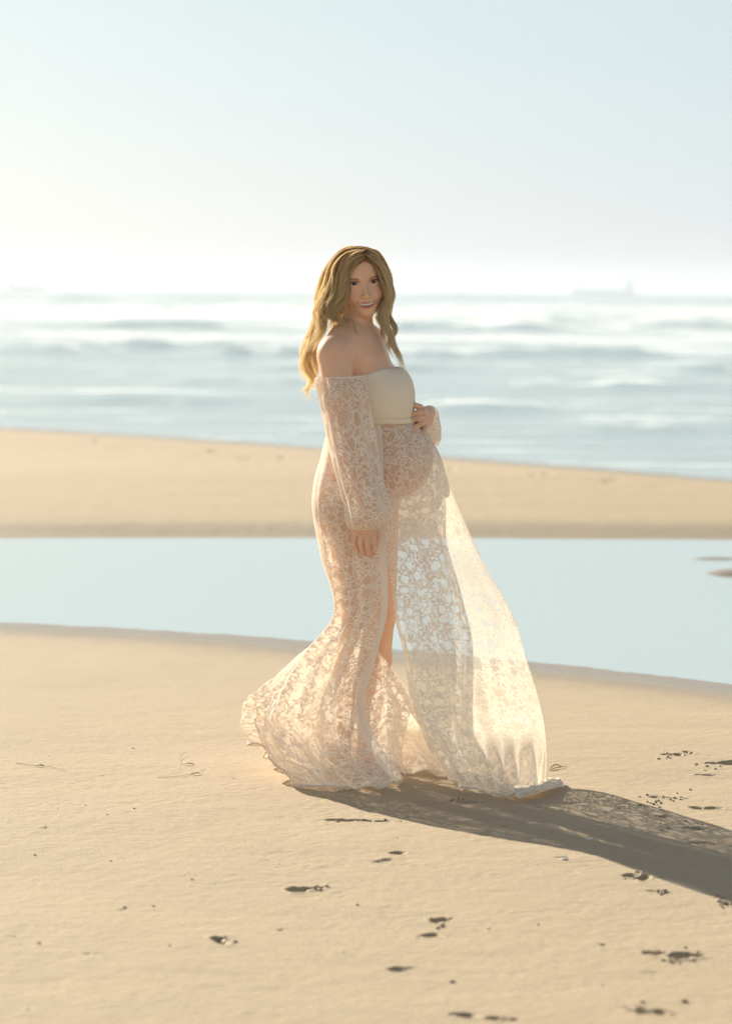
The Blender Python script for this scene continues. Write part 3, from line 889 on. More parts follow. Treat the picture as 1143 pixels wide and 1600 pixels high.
# bodice: jersey cups cut straight across the top, on a solid following the chest
lo_, hi_ = b3(500, 560, 0), b3(660, 670, 0)
bx, by, bz = np.arange(lo_[0], hi_[0], .004), np.arange(Y0 - .17, Y0 + .17, .004), np.arange(hi_[2], lo_[2], .004)
CUPS = TORSO + [('+', E_(606, 610, -.005, .060, .110, .062), .06), ('+', E_(594, 636, 0, .080, .120, .055), .06)]
DB = field_grid(CUPS, bx, by, bz) - .004
Xb, Yb_, Zb = np.meshgrid(bx, by, bz, indexing='ij')
zt_ = b3(568, 583, 0)[2]; x568 = b3(568, 583, 0)[0]
top = zt_ + .020 * sstep(x568 - .005, x568 + .07, Xb) - .016 * sstep(x568 + .12, x568 + .165, Xb) - .004 * np.exp(-((Yb_ - Y0 + .005) / .02) ** 2)
bot = b3(590, 652, 0)[2]
DB1 = smax(smax(DB, Zb - top, .006), bot - Zb, .003)
v, f = surface_nets(DB1.astype(np.float32), bx, by, bz)
mesh_obj('bodice', v, f, m_jersey, woman)
DB2 = smax(smax(DB - .003, Zb - (bot - .0005) - .004, .004), (bot - .016) - Zb, .004)
v, f = surface_nets(DB2.astype(np.float32), bx, by, bz)
mesh_obj('waistband', v, f, m_jersey, woman)

def sheet(ctrl, nr, nc, folds, seed, margin=.008, ops=None, ulen=1.0, vlen=1.25, hemfix=True):
    """ctrl[row][col] = world points; returns verts (nr,nc,3) and uv"""
    c = np.array(ctrl, float)
    a = cr(c, nr)                                   # along rows
    a = cr(a.transpose(1, 0, 2), nc).transpose(1, 0, 2)
    # mesh normals for the folds
    du = np.gradient(a, axis=1); dv = np.gradient(a, axis=0)
    nn = np.cross(du, dv); nn /= np.linalg.norm(nn, axis=2, keepdims=True) + 1e-9
    T, U = np.meshgrid(np.linspace(0, 1, nr), np.linspace(0, 1, nc), indexing='ij')
    a = a + nn * folds(T, U)[..., None]
    if ops is not None:
        a = push_out(a.reshape(-1, 3), ops, margin).reshape(a.shape)
    # never below the sand
    gz = np.interp(a[..., 1], [0, 1], [0, 0]) + .006
    a[..., 2] = np.maximum(a[..., 2], gz)
    b0_ = cr(cr(c, nr).transpose(1, 0, 2), nc).transpose(1, 0, 2)
    du_ = np.linalg.norm(np.diff(b0_, axis=1), axis=2); uu = np.concatenate([np.zeros((nr, 1)), np.cumsum(du_, 1)], 1)
    dv_ = np.linalg.norm(np.diff(b0_, axis=0), axis=2).mean(1); vv = np.concatenate([[0], np.cumsum(dv_)])
    uv = np.stack([uu * .9 + U * uu[-1, -1] * .1, np.repeat(vv[:, None], nc, 1)], -1)
    return a, uv, (T, U)
def emit(name, a, uv, material, parent, r=slice(None), c=slice(None)):
    s_ = a[r, c]; u_ = uv[r, c]
    return mesh_obj(name, s_.reshape(-1, 3), grid_faces(s_.shape[0], s_.shape[1]), material, parent, uv=u_.reshape(-1, 2))
def H(px, py, z=.012): return G(px, py, z)
def row(*pts):
    return [b3(*p) if len(p) == 3 else H(*p) for p in pts]
BODY_L = TORSO + LEGS
HEMZ = .012
# near side, seat and back of the skirt, and the cloth that runs on behind the legs
ringp = [
    row((594, 655, -.115), (570, 655, -.15), (545, 655, -.14), (525, 655, -.10), (517, 655, 0), (524, 655, .08), (545, 655, .135), (570, 655, .15), (595, 655, .135), (610, 655, .12), (616, 655, .115)),
    row((598, 715, -.145), (572, 715, -.165), (540, 715, -.165), (512, 715, -.12), (501, 715, 0), (510, 715, .12), (538, 715, .16), (575, 715, .17), (610, 715, .16), (625, 715, .155), (632, 715, .15)),
    row((599, 785, -.155), (572, 785, -.18), (530, 785, -.185), (499, 785, -.13), (488, 785, 0), (498, 785, .13), (530, 785, .18), (575, 785, .19), (610, 785, .18), (625, 785, .16), (628, 785, .15)),
    row((603, 865, -.165), (572, 865, -.19), (538, 865, -.18), (512, 865, -.12), (501, 865, 0), (510, 865, .13), (536, 865, .18), (580, 865, .19), (606, 865, .19), (618, 865, .17), (620, 865, .165)),
    row((604, 950, -.17), (578, 955, -.19), (548, 958, -.17), (530, 962, -.10), (524, 965, 0), (530, 962, .12), (550, 957, .18), (580, 955, .18), (592, 955, .19), (602, 955, .18), (606, 955, .175)),
    row((589, 1022, -.17), (556, 1028, -.19), (515, 1028, -.18), (478, 1030, -.13), (462, 1034, 0), (474, 1035, .13), (520, 1035, .2), (560, 1032, .22), (582, 1028, .20), (594, 1026, .18), (606, 1030, .16)),
    row((571, 1092, -.165), (530, 1100, -.19), (486, 1100, -.19), (438, 1092, -.14), (402, 1086, -.02), (420, 1083, .13), (490, 1085, .22), (555, 1088, .24), (606, 1092, .22), (640, 1097, .18), (652, 1098, .15)),
    row((586, 1150, -.15), (536, 1165, -.18), (484, 1160, -.18), (428, 1140, -.14), (390, 1117, -.03), (404, 1116, .10), (480, 1135, .22), (558, 1138, .24), (614, 1143, .22), (668, 1145, .17), (690, 1150, .14)),
    row((632, 1216), (592, 1231), (530, 1229), (462, 1222), (402, 1160, -.05), (420, 1185, .08), (500, 1202), (575, 1204), (640, 1206), (700, 1212), (722, 1216)),
]
def folds_ring(T, U):
    r = np.random.default_rng(3)
    s = 0
    for k in range(7):
        fr = r.uniform(9, 22); ph = r.uniform(0, 6.28); dr = r.uniform(-1.5, 1.5)
        s = s + np.sin(fr * U * 6.28 / 1.6 + ph + dr * T * 3)
    g = .0018 + .0040 * sstep(.15, .5, T) + .006 * sstep(.45, .85, T)
    s2 = fbm(U * 26 + T * 3, T * 5, 77, 3)
    back = np.exp(-((U - .38) / .13) ** 2) * sstep(.58, .8, T)
    crump = fbm(U * 60, T * 22, 78, 3)
    gather = .0018 * np.sin(U * 420) * sstep(.16, .0, T)
    return g * s * .55 + .020 * s2 * sstep(.3, .8, T) + back * .024 * crump + gather
A, AUV, (AT, AU) = sheet(ringp, 230, 420, folds_ring, 1, .007, BODY_L, 2.1, 1.3)
skirt = emit('skirt', A, AUV, m_lace, woman, slice(None), slice(14, None))
# satin placket down the free front edge
pl = emit('placket', A[:, :15], AUV[:, :15], m_satin, woman)
# narrow turned hem
def hem(name, a, parent, c=slice(None)):
    edge = a[-1, c][None]
    v, f = tubes(edge[:, ::1], np.full((1, edge.shape[1]), .0036), 6)
    mesh_obj(name, v, f, m_satin, parent)
hem('hem', A, skirt, slice(0, None, 2))

# front panel on the far side, blown forward by the wind
frontp = [
    row((588, 655, -.112), (612, 655, -.105), (630, 655, -.075), (642, 656, -.03), (648, 656, .03), (643, 656, .08)),
    row((592, 715, -.140), (625, 715, -.14), (655, 712, -.10), (676, 706, -.04), (684, 705, .03), (682, 705, .08)),
    row((594, 785, -.147), (628, 782, -.13), (660, 776, -.09), (688, 770, -.04), (702, 766, .03), (704, 762, .08)),
    row((601, 845, -.155), (634, 845, -.12), (665, 845, -.08), (702, 845, -.03), (730, 845, .03), (738, 845, .08)),
    row((611, 915, -.145), (645, 920, -.14), (685, 920, -.12), (727, 920, -.09), (762, 920, -.02), (773, 920, .03)),
    row((618, 970, -.14), (656, 970, -.16), (700, 970, -.155), (745, 970, -.12), (783, 970, -.05), (796, 970, .0)),
    row((630, 1020, -.15), (668, 1018, -.18), (712, 1018, -.18), (758, 1018, -.14), (800, 1018, -.07), (818, 1020, -.01)),
    row((643, 1098, -.16), (682, 1098, -.19), (724, 1098, -.20), (770, 1098, -.17), (820, 1098, -.10), (843, 1105, -.03)),
    row((663, 1150, -.16), (702, 1160, -.20), (746, 1165, -.22), (792, 1165, -.19), (840, 1165, -.12), (854, 1165, -.05)),
    row((690, 1212), (730, 1230), (768, 1239), (803, 1244), (838, 1234), (858, 1226)),
]
def folds_front(T, U):
    s = np.sin(U * 9 + T * 4 + 1) * .012 + np.sin(U * 21 - T * 5) * .006 + .010 * fbm(U * 9, T * 6, 81, 3)
    pleat = np.exp(-((U - (.42 + .16 * T)) / .05) ** 2) * .026 * sstep(.15, .4, T) * sstep(1.0, .75, T)
    bottom = .02 * fbm(U * 16, T * 8, 82, 3) * sstep(.82, 1, T)
    gather = .0018 * np.sin(U * 190) * sstep(.14, .0, T)
    s = s + .0045 * np.sin(U * 52 + 4 * T + 3 * np.sin(T * 5 + U * 3)) * (.4 + vnoise(U * 6, T * 2, 7)) * sstep(.25, .6, T)
    return s * sstep(.22, .6, T) - pleat + bottom + gather
Fp, FUV, (FT, FU) = sheet(frontp, 230, 230, folds_front, 2, .007, BODY_L, .95, 1.3)
panel = emit('front_panel', Fp, FUV + np.array([3.1, .4]), m_lace, woman, slice(None), slice(None))
hem('hem', Fp, panel, slice(0, None, 2))
# the edge of the front panel is turned and stitched
ed = Fp[:, -10:].copy(); ed[..., 1] -= .004
emit('placket', ed, FUV[:, -10:], m_lace, panel)
# tip of the hem lying on the sand
tipp = [row((800, 1229), (832, 1224), (856, 1216), (874, 1217)), [H(803, 1236, .030), H(834, 1230, .034), H(858, 1221, .030), H(877, 1219, .016)], row((806, 1247), (836, 1241), (862, 1232), (882, 1228))]
Tp, TUV, _ = sheet(tipp, 24, 60, lambda T, U: .006 * fbm(U * 14, T * 4, 5, 3), 3, ulen=.25, vlen=.08)
emit('hem_fold', Tp, TUV, m_satin, panel)
# front edge of the near side, turned in below the knee
flp = [row((588, 1018, -.115), (590, 1019, -.11), (594, 1020, -.10)), row((574, 1058, -.12), (597, 1058, -.09), (621, 1060, -.06)), row((568, 1095, -.12), (604, 1096, -.08), (641, 1097, -.03)),
       row((578, 1145, -.12), (606, 1142, -.08), (635, 1138, -.03)), row((600, 1180, -.10), (615, 1178, -.08), (628, 1178, -.04)), row((634, 1212), (633, 1209), (632, 1206))]
Ep, EUV, _ = sheet(flp, 90, 60, lambda T, U: .006 * fbm(U * 5, T * 6, 25, 3) + .003 * np.sin(U * 9 + T * 5), 4)
emit('inner_flap', Ep, EUV + np.array([7.0, 2.0]), m_lace, skirt)

# sleeves
def tube_sheet(rows, nr, nth, ripple, seed):
    """rows: centre (world), rx, ry (picture x / depth)"""
    cc = cr(np.array([r[0] for r in rows]), nr); rx = cr(np.array([r[1] for r in rows]), nr); ry = cr(np.array([r[2] for r in rows]), nr)
    ux = cr(np.array([r[3] for r in rows]), nr)
    uy = cr(np.array([r[4] for r in rows]), nr)
    th_ = np.linspace(0, 2 * math.pi, nth + 1)
    T, Th = np.meshgrid(np.linspace(0, 1, nr), th_, indexing='ij')
    rp = 1 + ripple(T, Th)
    a = cc[:, None] + ux[:, None] * (np.cos(Th) * rp)[..., None] * rx[:, None, None] + uy[:, None] * (np.sin(Th) * rp)[..., None] * ry[:, None, None]
    return a, T, Th
nx_, ny_ = np.array([1.0, 0, 0]), np.array([0, 1.0, 0])
def srow(py, xl, xr, D, ry, tilt=0):
    c = b3((xl + xr) / 2, py, D)
    ux = np.array([math.cos(tilt), 0, math.sin(tilt)])
    return (c, (xr - xl) / 2 * PX, ry, ux, ny_)
rowsN = [srow(588, 494, 569, -.155, .070, .05), srow(600, 494, 571, -.158, .072, .05), srow(640, 500, 577, -.172, .072), srow(700, 512, 586, -.198, .072),
         srow(750, 525, 596, -.215, .070), srow(785, 536, 608, -.226, .068, .1), srow(803, 539, 614, -.232, .062, .15), srow(817, 543, 611, -.236, .052, .15),
         srow(824, 548, 598, -.237, .034, .1), srow(827, 551, 591, -.237, .028, .05)]
def rip(seed, n1=17):
    def f(T, Th):
        r = np.random.default_rng(seed); s = 0
        for k, (fr, w) in enumerate(((n1, 1), (n1 - 6, .8), (n1 + 8, .6))):
            s = s + w * np.sin(fr * Th + r.uniform(0, 6) + 1.5 * np.sin(T * 3 + k))
        m = sum(np.sin(fr * Th + r.uniform(0, 6) + 2 * T * (k - 1)) for k, fr in enumerate((3, 5, 7)))
        e_ = sstep(.28, 0, T) + sstep(.72, 1, T)
        env = sstep(0, .03, T) * sstep(1, .96, T)
        return (.042 * s * e_ * env + .052 * m * sstep(0, .3, T) * sstep(1, .8, T) + .05 * fbm(Th * 2.4, T * 6, seed, 3) * env * sstep(0, .2, T))
    return f
NS, ST, STh = tube_sheet(rowsN, 150, 220, rip(5), 5)
NS = push_out(NS.reshape(-1, 3), [o_ for o_ in ARMS], .004).reshape(NS.shape)
suv = np.stack([STh / 6.283 * .55, ST * .60], -1)
sl = emit('sleeve', NS, suv, m_lace_sleeve, woman, slice(4, 143))
emit('sleeve_band', NS, suv, m_satin, sl, slice(0, 5))
emit('cuff', NS, suv, m_satin, sl, slice(142, 150))
def frow(px, py, D, r, dirv):
    d = np.array(dirv, float); d /= np.linalg.norm(d)
    ux = np.cross(d, [0, 0, 1.0]); ux /= np.linalg.norm(ux)
    return (b3(px, py, D), r, r, ux, np.cross(ux, d))
rowsF = [frow(671, 645, .026, .024, (-.1, 1, -.2)), frow(671.5, 650, .040, .030, (-.1, 1, -.5)), frow(671, 664, .065, .037, (-.2, 1, -.6)), frow(666, 680, .095, .044, (-.4, 1, -.4)),
         frow(650, 684, .145, .048, (-.7, .8, -.1)), frow(628, 672, .195, .054, (-.6, .6, .5)), frow(606, 630, .20, .060, (-.4, 0, 1)), frow(596, 592, .165, .062, (-.3, -.2, 1))]
FS, T_, Th_ = tube_sheet(rowsF, 110, 140, rip(9, 13), 9)
suv2 = np.stack([Th_ / 6.283 * .5 + 2, T_ * .6], -1)
sl2 = emit('sleeve', FS, suv2, m_lace_sleeve, woman, slice(5, None))
emit('cuff', FS, suv2, m_satin, sl2, slice(0, 6))

# ------------------------------------------------------------------ hair
m_hair, n, l, b, o = mat('blonde_hair')
at = n.new('ShaderNodeAttribute'); at.attribute_name = 'tint'
b.inputs['Roughness'].default_value = .34; b.inputs['Specular IOR Level'].default_value = .9; b.inputs['Specular Tint'].default_value = (1, .9, .7, 1)
l.new(at.outputs['Color'], b.inputs['Base Color'])
tr = n.new('ShaderNodeBsdfTranslucent'); l.new(at.outputs['Color'], tr.inputs['Color'])
mx = n.new('ShaderNodeMixShader'); mx.inputs[0].default_value = .62
l.new(b.outputs[0], mx.inputs[1]); l.new(tr.outputs[0], mx.inputs[2])
tpn = n.new('ShaderNodeBsdfTransparent'); tpn.inputs['Color'].default_value = (1, .93, .80, 1)
mh = n.new('ShaderNodeMixShader'); mh.inputs[0].default_value = .42
l.new(mx.outputs[0], mh.inputs[1]); l.new(tpn.outputs[0], mh.inputs[2]); l.new(mh.outputs[0], o.inputs[0])
# each lock: guide (photo pixel, depth), half width px at root / middle / tip, strands
LOCKS = [
    ([(571, 401, -.085), (558, 407, -.100), (547, 422, -.102), (541, 440, -.096), (536, 458, -.096), (531, 476, -.100), (522, 492, -.105), (514, 505, -.110)], (3, 8, 6), 150),
    ([(570, 391, -.075), (552, 397, -.090), (537, 418, -.090), (530, 442, -.088), (520, 460, -.092), (513, 474, -.095), (514, 490, -.10), (524, 500, -.11), (534, 508, -.12)], (4, 9, 4), 150),
    ([(569, 389, -.060), (545, 395, -.070), (526, 416, -.070), (519, 442, -.068), (511, 466, -.07), (503, 488, -.075), (498, 506, -.09), (494, 524, -.10), (488, 548, -.10)], (5, 10, 7), 170),
    ([(567, 387, -.030), (542, 390, -.035), (522, 412, -.035), (512, 440, -.03), (505, 468, -.03), (497, 494, -.03), (488, 518, -.03), (482, 545, -.03), (477, 570, -.03), (481, 596, -.03)], (6, 11, 6), 190),
    ([(565, 386, .0), (541, 388, .01), (519, 412, .015), (507, 442, .02), (500, 472, .03), (494, 500, .03), (486, 530, .03), (480, 556, .03), (483, 582, .03), (489, 606, .03)], (6, 12, 6), 190),
    ([(562, 387, .03), (542, 390, .06), (522, 415, .09), (510, 450, .10), (504, 486, .10), (498, 520, .10), (490, 550, .10), (487, 580, .09), (485, 612, .08)], (6, 14, 5), 170),
    ([(552, 390, .06), (540, 410, .09), (534, 450, .10), (530, 490, .10), (524, 525, .11), (516, 560, .12)], (10, 17, 12), 170),
    ([(560, 388, .05), (562, 420, .09), (562, 460, .09), (568, 500, .08), (580, 520, .08)], (12, 18, 12), 110),
    ([(574, 401, -.088), (583, 408, -.098), (592, 420, -.096), (598, 434, -.090), (602, 450, -.086), (601, 466, -.082), (597, 482, -.080), (596, 498, -.080), (600, 514, -.085), (598, 530, -.09)], (3, 5, 5), 120),
    ([(574, 391, -.070), (587, 400, -.078), (598, 420, -.072), (605, 443, -.062), (606, 464, -.058), (602, 484, -.060), (604, 504, -.065), (611, 522, -.07), (612, 542, -.08), (620, 560, -.09), (629, 580, -.10)], (4, 6, 3), 130),
    ([(572, 388, -.040), (588, 396, -.045), (602, 422, -.035), (608, 450, -.025), (606, 474, -.025), (607, 496, -.03), (612, 516, -.035), (606, 536, -.04), (613, 556, -.06)], (5, 6, 4), 120),
    ([(570, 386, .0), (586, 394, .0), (600, 418, .01), (606, 448, .02), (604, 478, .02), (598, 500, .01), (600, 520, .0), (606, 538, -.01)], (6, 8, 4), 110),
    ([(567, 386, .03), (584, 396, .04), (597, 424, .06), (600, 460, .06), (596, 495, .05), (592, 520, .04)], (7, 10, 8), 90),
    ([(572, 396, -.080), (561, 401, -.098), (547, 414, -.101), (541, 432, -.099), (535, 452, -.098), (530, 470, -.099), (519, 486, -.10), (512, 500, -.11)], (6, 6, 5), 110),
    ([(573, 396, -.080), (584, 401, -.096), (594, 415, -.095), (600, 434, -.088), (603, 454, -.080), (602, 474, -.076), (598, 494, -.076), (602, 514, -.08)], (6, 5, 4), 90),
    ([(573, 389, -.070), (562, 395, -.090), (549, 408, -.098), (541, 424, -.098), (536, 444, -.096), (529, 464, -.098), (518, 480, -.10), (507, 500, -.10), (500, 520, -.12)], (5, 7, 5), 110),
    ([(573, 389, -.070), (584, 396, -.088), (595, 412, -.088), (602, 432, -.080), (605, 452, -.072), (604, 474, -.070), (600, 494, -.07), (605, 514, -.075), (607, 534, -.085), (612, 552, -.09)], (4, 5, 4), 100),
    ([(505, 470, -.02), (496, 500, -.02), (482, 526, -.01), (484, 550, .0), (472, 574, .0), (480, 596, .0), (472, 612, .0)], (5, 7, 7), 60),
    ([(500, 500, .04), (488, 530, .04), (480, 556, .05), (485, 584, .05), (478, 608, .05), (486, 628, .05)], (5, 7, 6), 50),
    # wisps across the neck
    ([(541, 462, -.10), (541, 482, -.105), (548, 500, -.12), (556, 518, -.145), (560, 527, -.155)], (2.5, 2, .6), 16),
    ([(538, 470, -.10), (536, 492, -.11), (540, 508, -.14), (535, 524, -.175)], (2, 2, .6), 10),
    ([(527, 480, -.10), (530, 500, -.125), (541, 511, -.15), (551, 512, -.15)], (3, 3, 1), 24),
]
hp, hr, hc = [], [], []
M = 34
SKULLP = [('+', ('e', hw((0, -.018, .030)), np.array([.074, .088, .080])), .01)]
for li, (g, wd, ns) in enumerate(LOCKS):
    g = np.array(g, float)
    gp = cr(B(g[:, 0], g[:, 1], g[:, 2]), M)
    t = np.linspace(0, 1, M)
    w_ = np.interp(t, [0, .45, 1], wd) * PX
    r_ = np.random.default_rng(100 + li)
    nc_ = max(3, ns // 16)                         # strands gather into small tresses
    ca = r_.uniform(0, 2 * math.pi, nc_); cq = np.sqrt(r_.uniform(0, 1, nc_))
    ns = int(ns * 1.6)
    wav = 3.2 * PX * sstep(.12, .5, t) * (1.25 if li < 19 else .3)
    gp[:, 0] += wav * np.sin(t * 13 + li * 1.7); gp[:, 1] += wav * .7 * np.cos(t * 11 + li * 2.3)
    for k in range(ns):
        j = k % nc_
        tw = ca[j] + 1.4 * t + .9 * np.sin(t * 5 + ca[j])
        ph, fq, am = r_.uniform(0, 6.28), r_.uniform(2.4, 3.6), r_.uniform(.15, .5)
        ox = cq[j] * np.cos(tw) + am * np.sin(t * fq * 6.28 + ph * .3 + ca[j]) * t + r_.normal(0, .16) + r_.normal(0, .12) * t
        od = cq[j] * np.sin(tw) * .8 + am * np.cos(t * fq * 6.28 + ca[j]) * t + r_.normal(0, .16)
        p = gp.copy()
        p[:, 0] += ox * w_; p[:, 1] += od * w_
        p[:, 2] += r_.normal(0, .25) * w_ * (t ** .5) + .15 * ox * w_
        ln = r_.uniform(.80, 1.0) if r_.random() < .6 else r_.uniform(.93, 1.02)
        p = np.stack([np.interp(t * min(ln, 1), t, p[:, a]) for a in range(3)], 1)
        hp.append(p)
        hr.append(r_.uniform(.00045, .00085) * np.clip(1.25 - t ** 3 * 1.2, .1, 1))
        base = r_.choice([r_.uniform(.62, .8), r_.uniform(.9, 1.0), 1.0])
        tone = np.array(np.minimum([[.42, .25, .13], [.95, .76, .50], [1.0, .86, .60], [1.0, .91, .70]], 1)) * base
        s_ = np.clip(t * (1.3 + r_.uniform(-.3, .5)) + r_.uniform(-.05, .12), 0, 1)
        col_ = np.stack([np.interp(s_, [0, .08, .22, 1], tone[:, a]) for a in range(3)], 1)
        hc.append(np.repeat(col_, 3, 0))
# loose flyaways
r_ = np.random.default_rng(55)
for k in range(420):
    g = np.array(LOCKS[r_.integers(0, 17)][0], float)
    gp = cr(B(g[:, 0], g[:, 1], g[:, 2]), M)
    t = np.linspace(0, 1, M)
    out = gp - hw((0, -.02, 0))[None]; out /= np.linalg.norm(out, axis=1, keepdims=True)
    p = gp + out * (r_.uniform(.004, .024) * t ** .7)[:, None] + np.stack([np.sin(t * 9 + r_.uniform(0, 6)), np.cos(t * 8 + r_.uniform(0, 6)), np.sin(t * 7)], 1) * (t * r_.uniform(.003, .014))[:, None]
    a_, b_ = sorted(r_.uniform(0, 1, 2)); b_ = min(1, max(b_, a_ + .4)); a_ = max(0, b_ - .75)
    p = np.stack([np.interp(a_ + t * (b_ - a_), t, p[:, a]) for a in range(3)], 1)
    hp.append(p); hr.append(np.full(M, .00030)); hc.append(np.tile([1.0, .88, .66], (M * 3, 1)))
hp, hr, hc = np.array(hp), np.array(hr), np.concatenate(hc)
sh = hp.shape
pp = hp.reshape(-1, 3)
qh = to_head(pp)
HP3 = [(op, (pr[0],) + tuple(np.array(a_) for a_ in pr[1:]), k) for op, pr, k in HEADP[:3]]
nearm = np.linalg.norm(pp - HEAD_C, axis=1) < .15
qq = push_out(to_head(pp[nearm]), HP3, .0058, 1)
pp[nearm] = hw(qq)
hp = pp.reshape(sh)
v, f = tubes(hp, hr, 3)
hair = mesh_obj('hair', v, f, m_hair, woman, attrs={'tint': hc})
tag(hair, kind='stuff')
# the mass of hair lying on the scalp under the loose strands
sq = to_head(sub.reshape(-1, 3))
hl_ine = .066 - 9.0 * (np.abs(sq[:, 0] - .006)) ** 2 - .25 * np.abs(sq[:, 0] - .006)
reg = np.minimum(sq[:, 1] - .012, hl_ine - sq[:, 2])
reg = np.maximum(reg, -.062 - sq[:, 2])
capf = smax(hd - .0045, reg.reshape(hd.shape), .004)
v, f = surface_nets(capf.astype(np.float32), xs[ii[0]], ys[ii[1]], zs[ii[2]])
cqh = to_head(v)
streak = vnoise(np.arctan2(cqh[:, 0] - .006, .03 + 0 * cqh[:, 0]) * 40 + 90, cqh[:, 1] * 60 + cqh[:, 2] * 25 + 50, 5)
colr = np.array([.40, .26, .155]) * (.55 + .9 * streak[:, None])
mesh_obj('hair_cap', v, f, m_hair, woman, attrs={'tint': colr})

# ------------------------------------------------------------------ things lying on the sand
m_twig = simple('dry_stem', (.42, .31, .17), .8)
m_leafg = simple('seaweed_green', (.20, .19, .04), .55)
m_leafy = simple('dry_leaf', (.42, .26, .07), .6)
m_peb = simple('pebble_dark', (.10, .075, .06), .7)
m_pebr = simple('pebble_reddish', (.26, .12, .08), .7)
m_shell = simple('shell_white', (.78, .75, .70), .35)
def on_sand(px, py, lift=0.0):
    q = G(px, py); return np.array([q[0], q[1], ground_z(q[0], q[1]) + lift])
def stem(name, pts, r, label, cat, m_, leafpts=None, lm=None):
    p = np.array([on_sand(x, y, r + .001 + z) for x, y, z in pts])
    o_ = p[0].copy()
    pc = cr(p, 24)
    root = bpy.data.objects.new(name, None); C.objects.link(root); root.location = o_; root['_abs'] = o_.tolist()
    tag(root, label, cat)
    rr = r * (1 - .55 * np.linspace(0, 1, 24) ** 2) * (1 + .15 * np.sin(np.arange(24) * 2.1))
    v, f = tubes(pc[None], rr[None], 6)
    mesh_obj('stalk', v, f, m_, root)
    if leafpts:
        q = cr(np.array([on_sand(x, y, .003 + z) for x, y, z in leafpts]), 16)
        w = .0032 * np.sin(np.linspace(.12, math.pi - .05, 16))
        t_ = np.gradient(q, axis=0); sd = np.cross(t_, [0, 0, 1.0]); sd /= np.linalg.norm(sd, axis=1, keepdims=True)
        cols = [q + sd * w[:, None], q + np.array([0, 0, .0025]), q - sd * w[:, None], q - np.array([0, 0, .0008])]
        vv = np.stack(cols, 1).reshape(-1, 3)
        mesh_obj('leaf', vv, grid_faces(16, 4, True), lm, root)
    return root
stem('twig', [(26, 1192, 0), (50, 1195, .001), (78, 1198, .002), (106, 1204, 0)], .0009, 'thin dry stem with a dark bud lying on the sand at far left', 'twig', m_twig, [(58, 1196, .001), (63, 1196.5, .004), (69, 1197, .001)], m_leafg)
stem('dry_stalk', [(246, 1214, 0), (270, 1214, .001), (292, 1211, .001), (306, 1210, 0)], .0008, 'pale dry stalk with an orange tip lying just below the curled one', 'stalk', m_twig, [(299, 1210.5, .001), (305, 1210, .003), (312, 1209, .001)], m_leafy)
stem('curled_leaf', [(284, 1193, 0), (281, 1186, .004), (286, 1181, .008), (293, 1179, .009)], .0007, 'small curled leaf with a yellow tip and raised stem left of the gown', 'leaf', m_twig, [(284, 1193, .001), (293, 1195, .004), (304, 1196, .001)], m_leafy)
stem('seaweed_sprig', [(858, 1204, 0), (866, 1202, .003), (874, 1200, .002), (884, 1198, 0)], .0016, 'small green seaweed sprig just right of the gown hem', 'seaweed', m_leafg, [(858, 1203, .002), (867, 1199, .008), (877, 1200, .002)], m_leafg)
def lump(name, px, py, size, m_, label, cat, group=None, flat=.6, seed=0, ax=1.0):
    v, f = uvsphere(0, 1, 14, 9)
    r_ = np.random.default_rng(seed)
    k = 1 + .45 * fbm(v[:, 0] * 2 + seed * 3 + 9, v[:, 1] * 2 + v[:, 2] * 2.5 + 9, seed, 3)
    p = v * k[:, None] * size * np.array([1.25 * ax, 1.0, flat])
    c = on_sand(px, py, size * flat * .45)
    o_ = mesh_obj(name, p + c, f, m_, origin=c)
    tag(o_, label, cat, group)
    return o_
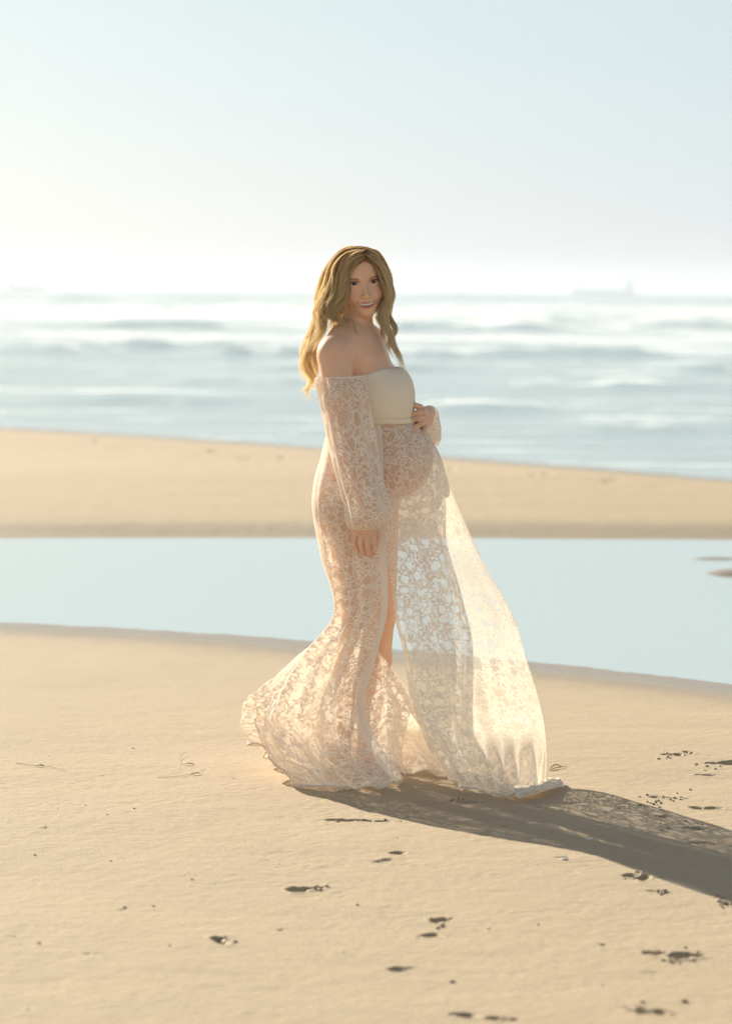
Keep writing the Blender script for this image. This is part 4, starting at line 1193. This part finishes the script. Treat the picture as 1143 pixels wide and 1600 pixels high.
for i, (px, py, s_) in enumerate([(61, 1475, .0035), (78, 1174 + 5, .002), (208, 1168, .0028), (365, 1216, .0022), (71, 1420 - 127, .0018), (437, 1350, .0018), (210, 1264, .003), (168, 1274, .0025), (134, 1258, .0022), (91, 1263, .002),
                                  (55, 1337, .003), (173, 1346, .0025), (375, 1288, .0035), (195, 1419, .004), (22, 1464, .0045), (437, 1452, .004), (558, 1415, .0035), (240, 1416, .003), (300, 1375, .003), (265, 1478, .003),
                                  (788, 1290, .0022), (840, 1445, .003), (763, 1451, .003), (940, 1476, .005), (1068, 1566, .006), (706, 1533, .005), (842, 1260, .002), (620, 1310, .002)]):
    m_ = m_pebr if i % 3 == 0 else m_peb
    lump('pebble', px, py, s_, m_, 'tiny dark pebble or shell chip lying loose on the open sand', 'pebble', 'tiny pebbles strewn over the sand', seed=200 + i)
for i, (px, py, s_, lb) in enumerate([(41, 1575, .0038, 'white shell fragment in the bottom left corner of the sand'), (535, 1488, .0028, 'small white shell fragment on the sand below the long footprint'),
                                      (940, 1539, .0032, 'pale shell fragment left below the large footprint'), (147, 707, .020, 'white shell on the far sand bar at left'),
                                      (31, 1476, .0022, 'tiny white shell chip near the left edge'), (919, 1310, .0055, 'pale pebble inside the shadow of the woman'),
                                      (881, 1343, .0060, 'pale pebble on the lower edge of the shadow'), (147, 1428, .0018, 'tiny bright shell chip on the sand at lower left')]):
    lump('shell' if 'shell' in lb else 'pebble', px, py, s_, m_shell, lb, 'shell' if 'shell' in lb else 'pebble', seed=300 + i, flat=.45, ax=1.3)
# crumbs of damp sand kicked up round the footprints: too many to count
vs, fs, o_n = [], [], 0
r_ = np.random.default_rng(9)
cl = [(1030, 1250, 50, 14, 34), (1060, 1180, 40, 8, 12), (1110, 1200, 30, 10, 12), (995, 1368, 22, 7, 16), (1035, 1392, 28, 6, 10), (1130, 1410, 14, 8, 14), (1075, 1290, 40, 8, 14),
      (350, 1468, 18, 8, 8), (485, 1388, 30, 6, 8), (1052, 1500, 60, 12, 22), (690, 1440, 20, 8, 8), (560, 1281, 50, 3, 14), (725, 1250, 26, 5, 10), (1010, 1580, 40, 8, 10)]
for cx_, cy_, sx_, sy2, num in cl:
    for k in range(num):
        px, py = cx_ + r_.normal(0, sx_ * .5), cy_ + r_.normal(0, sy2 * .5)
        if py > 1640: continue
        s_ = r_.uniform(.0015, .0048)
        v, f = uvsphere(0, 1, 8, 6)
        p = v * (1 + .5 * (r_.random((len(v), 1)) - .5)) * s_ * np.array([1.3, 1, .8]) + on_sand(px, py, s_ * .4)
        vs.append(p); fs.append(f + o_n); o_n += len(v)
tag(mesh_obj('sand_crumbs', np.concatenate(vs), np.concatenate(fs), m_sand, attrs={'wet': np.full(o_n, .6)}), kind='stuff')
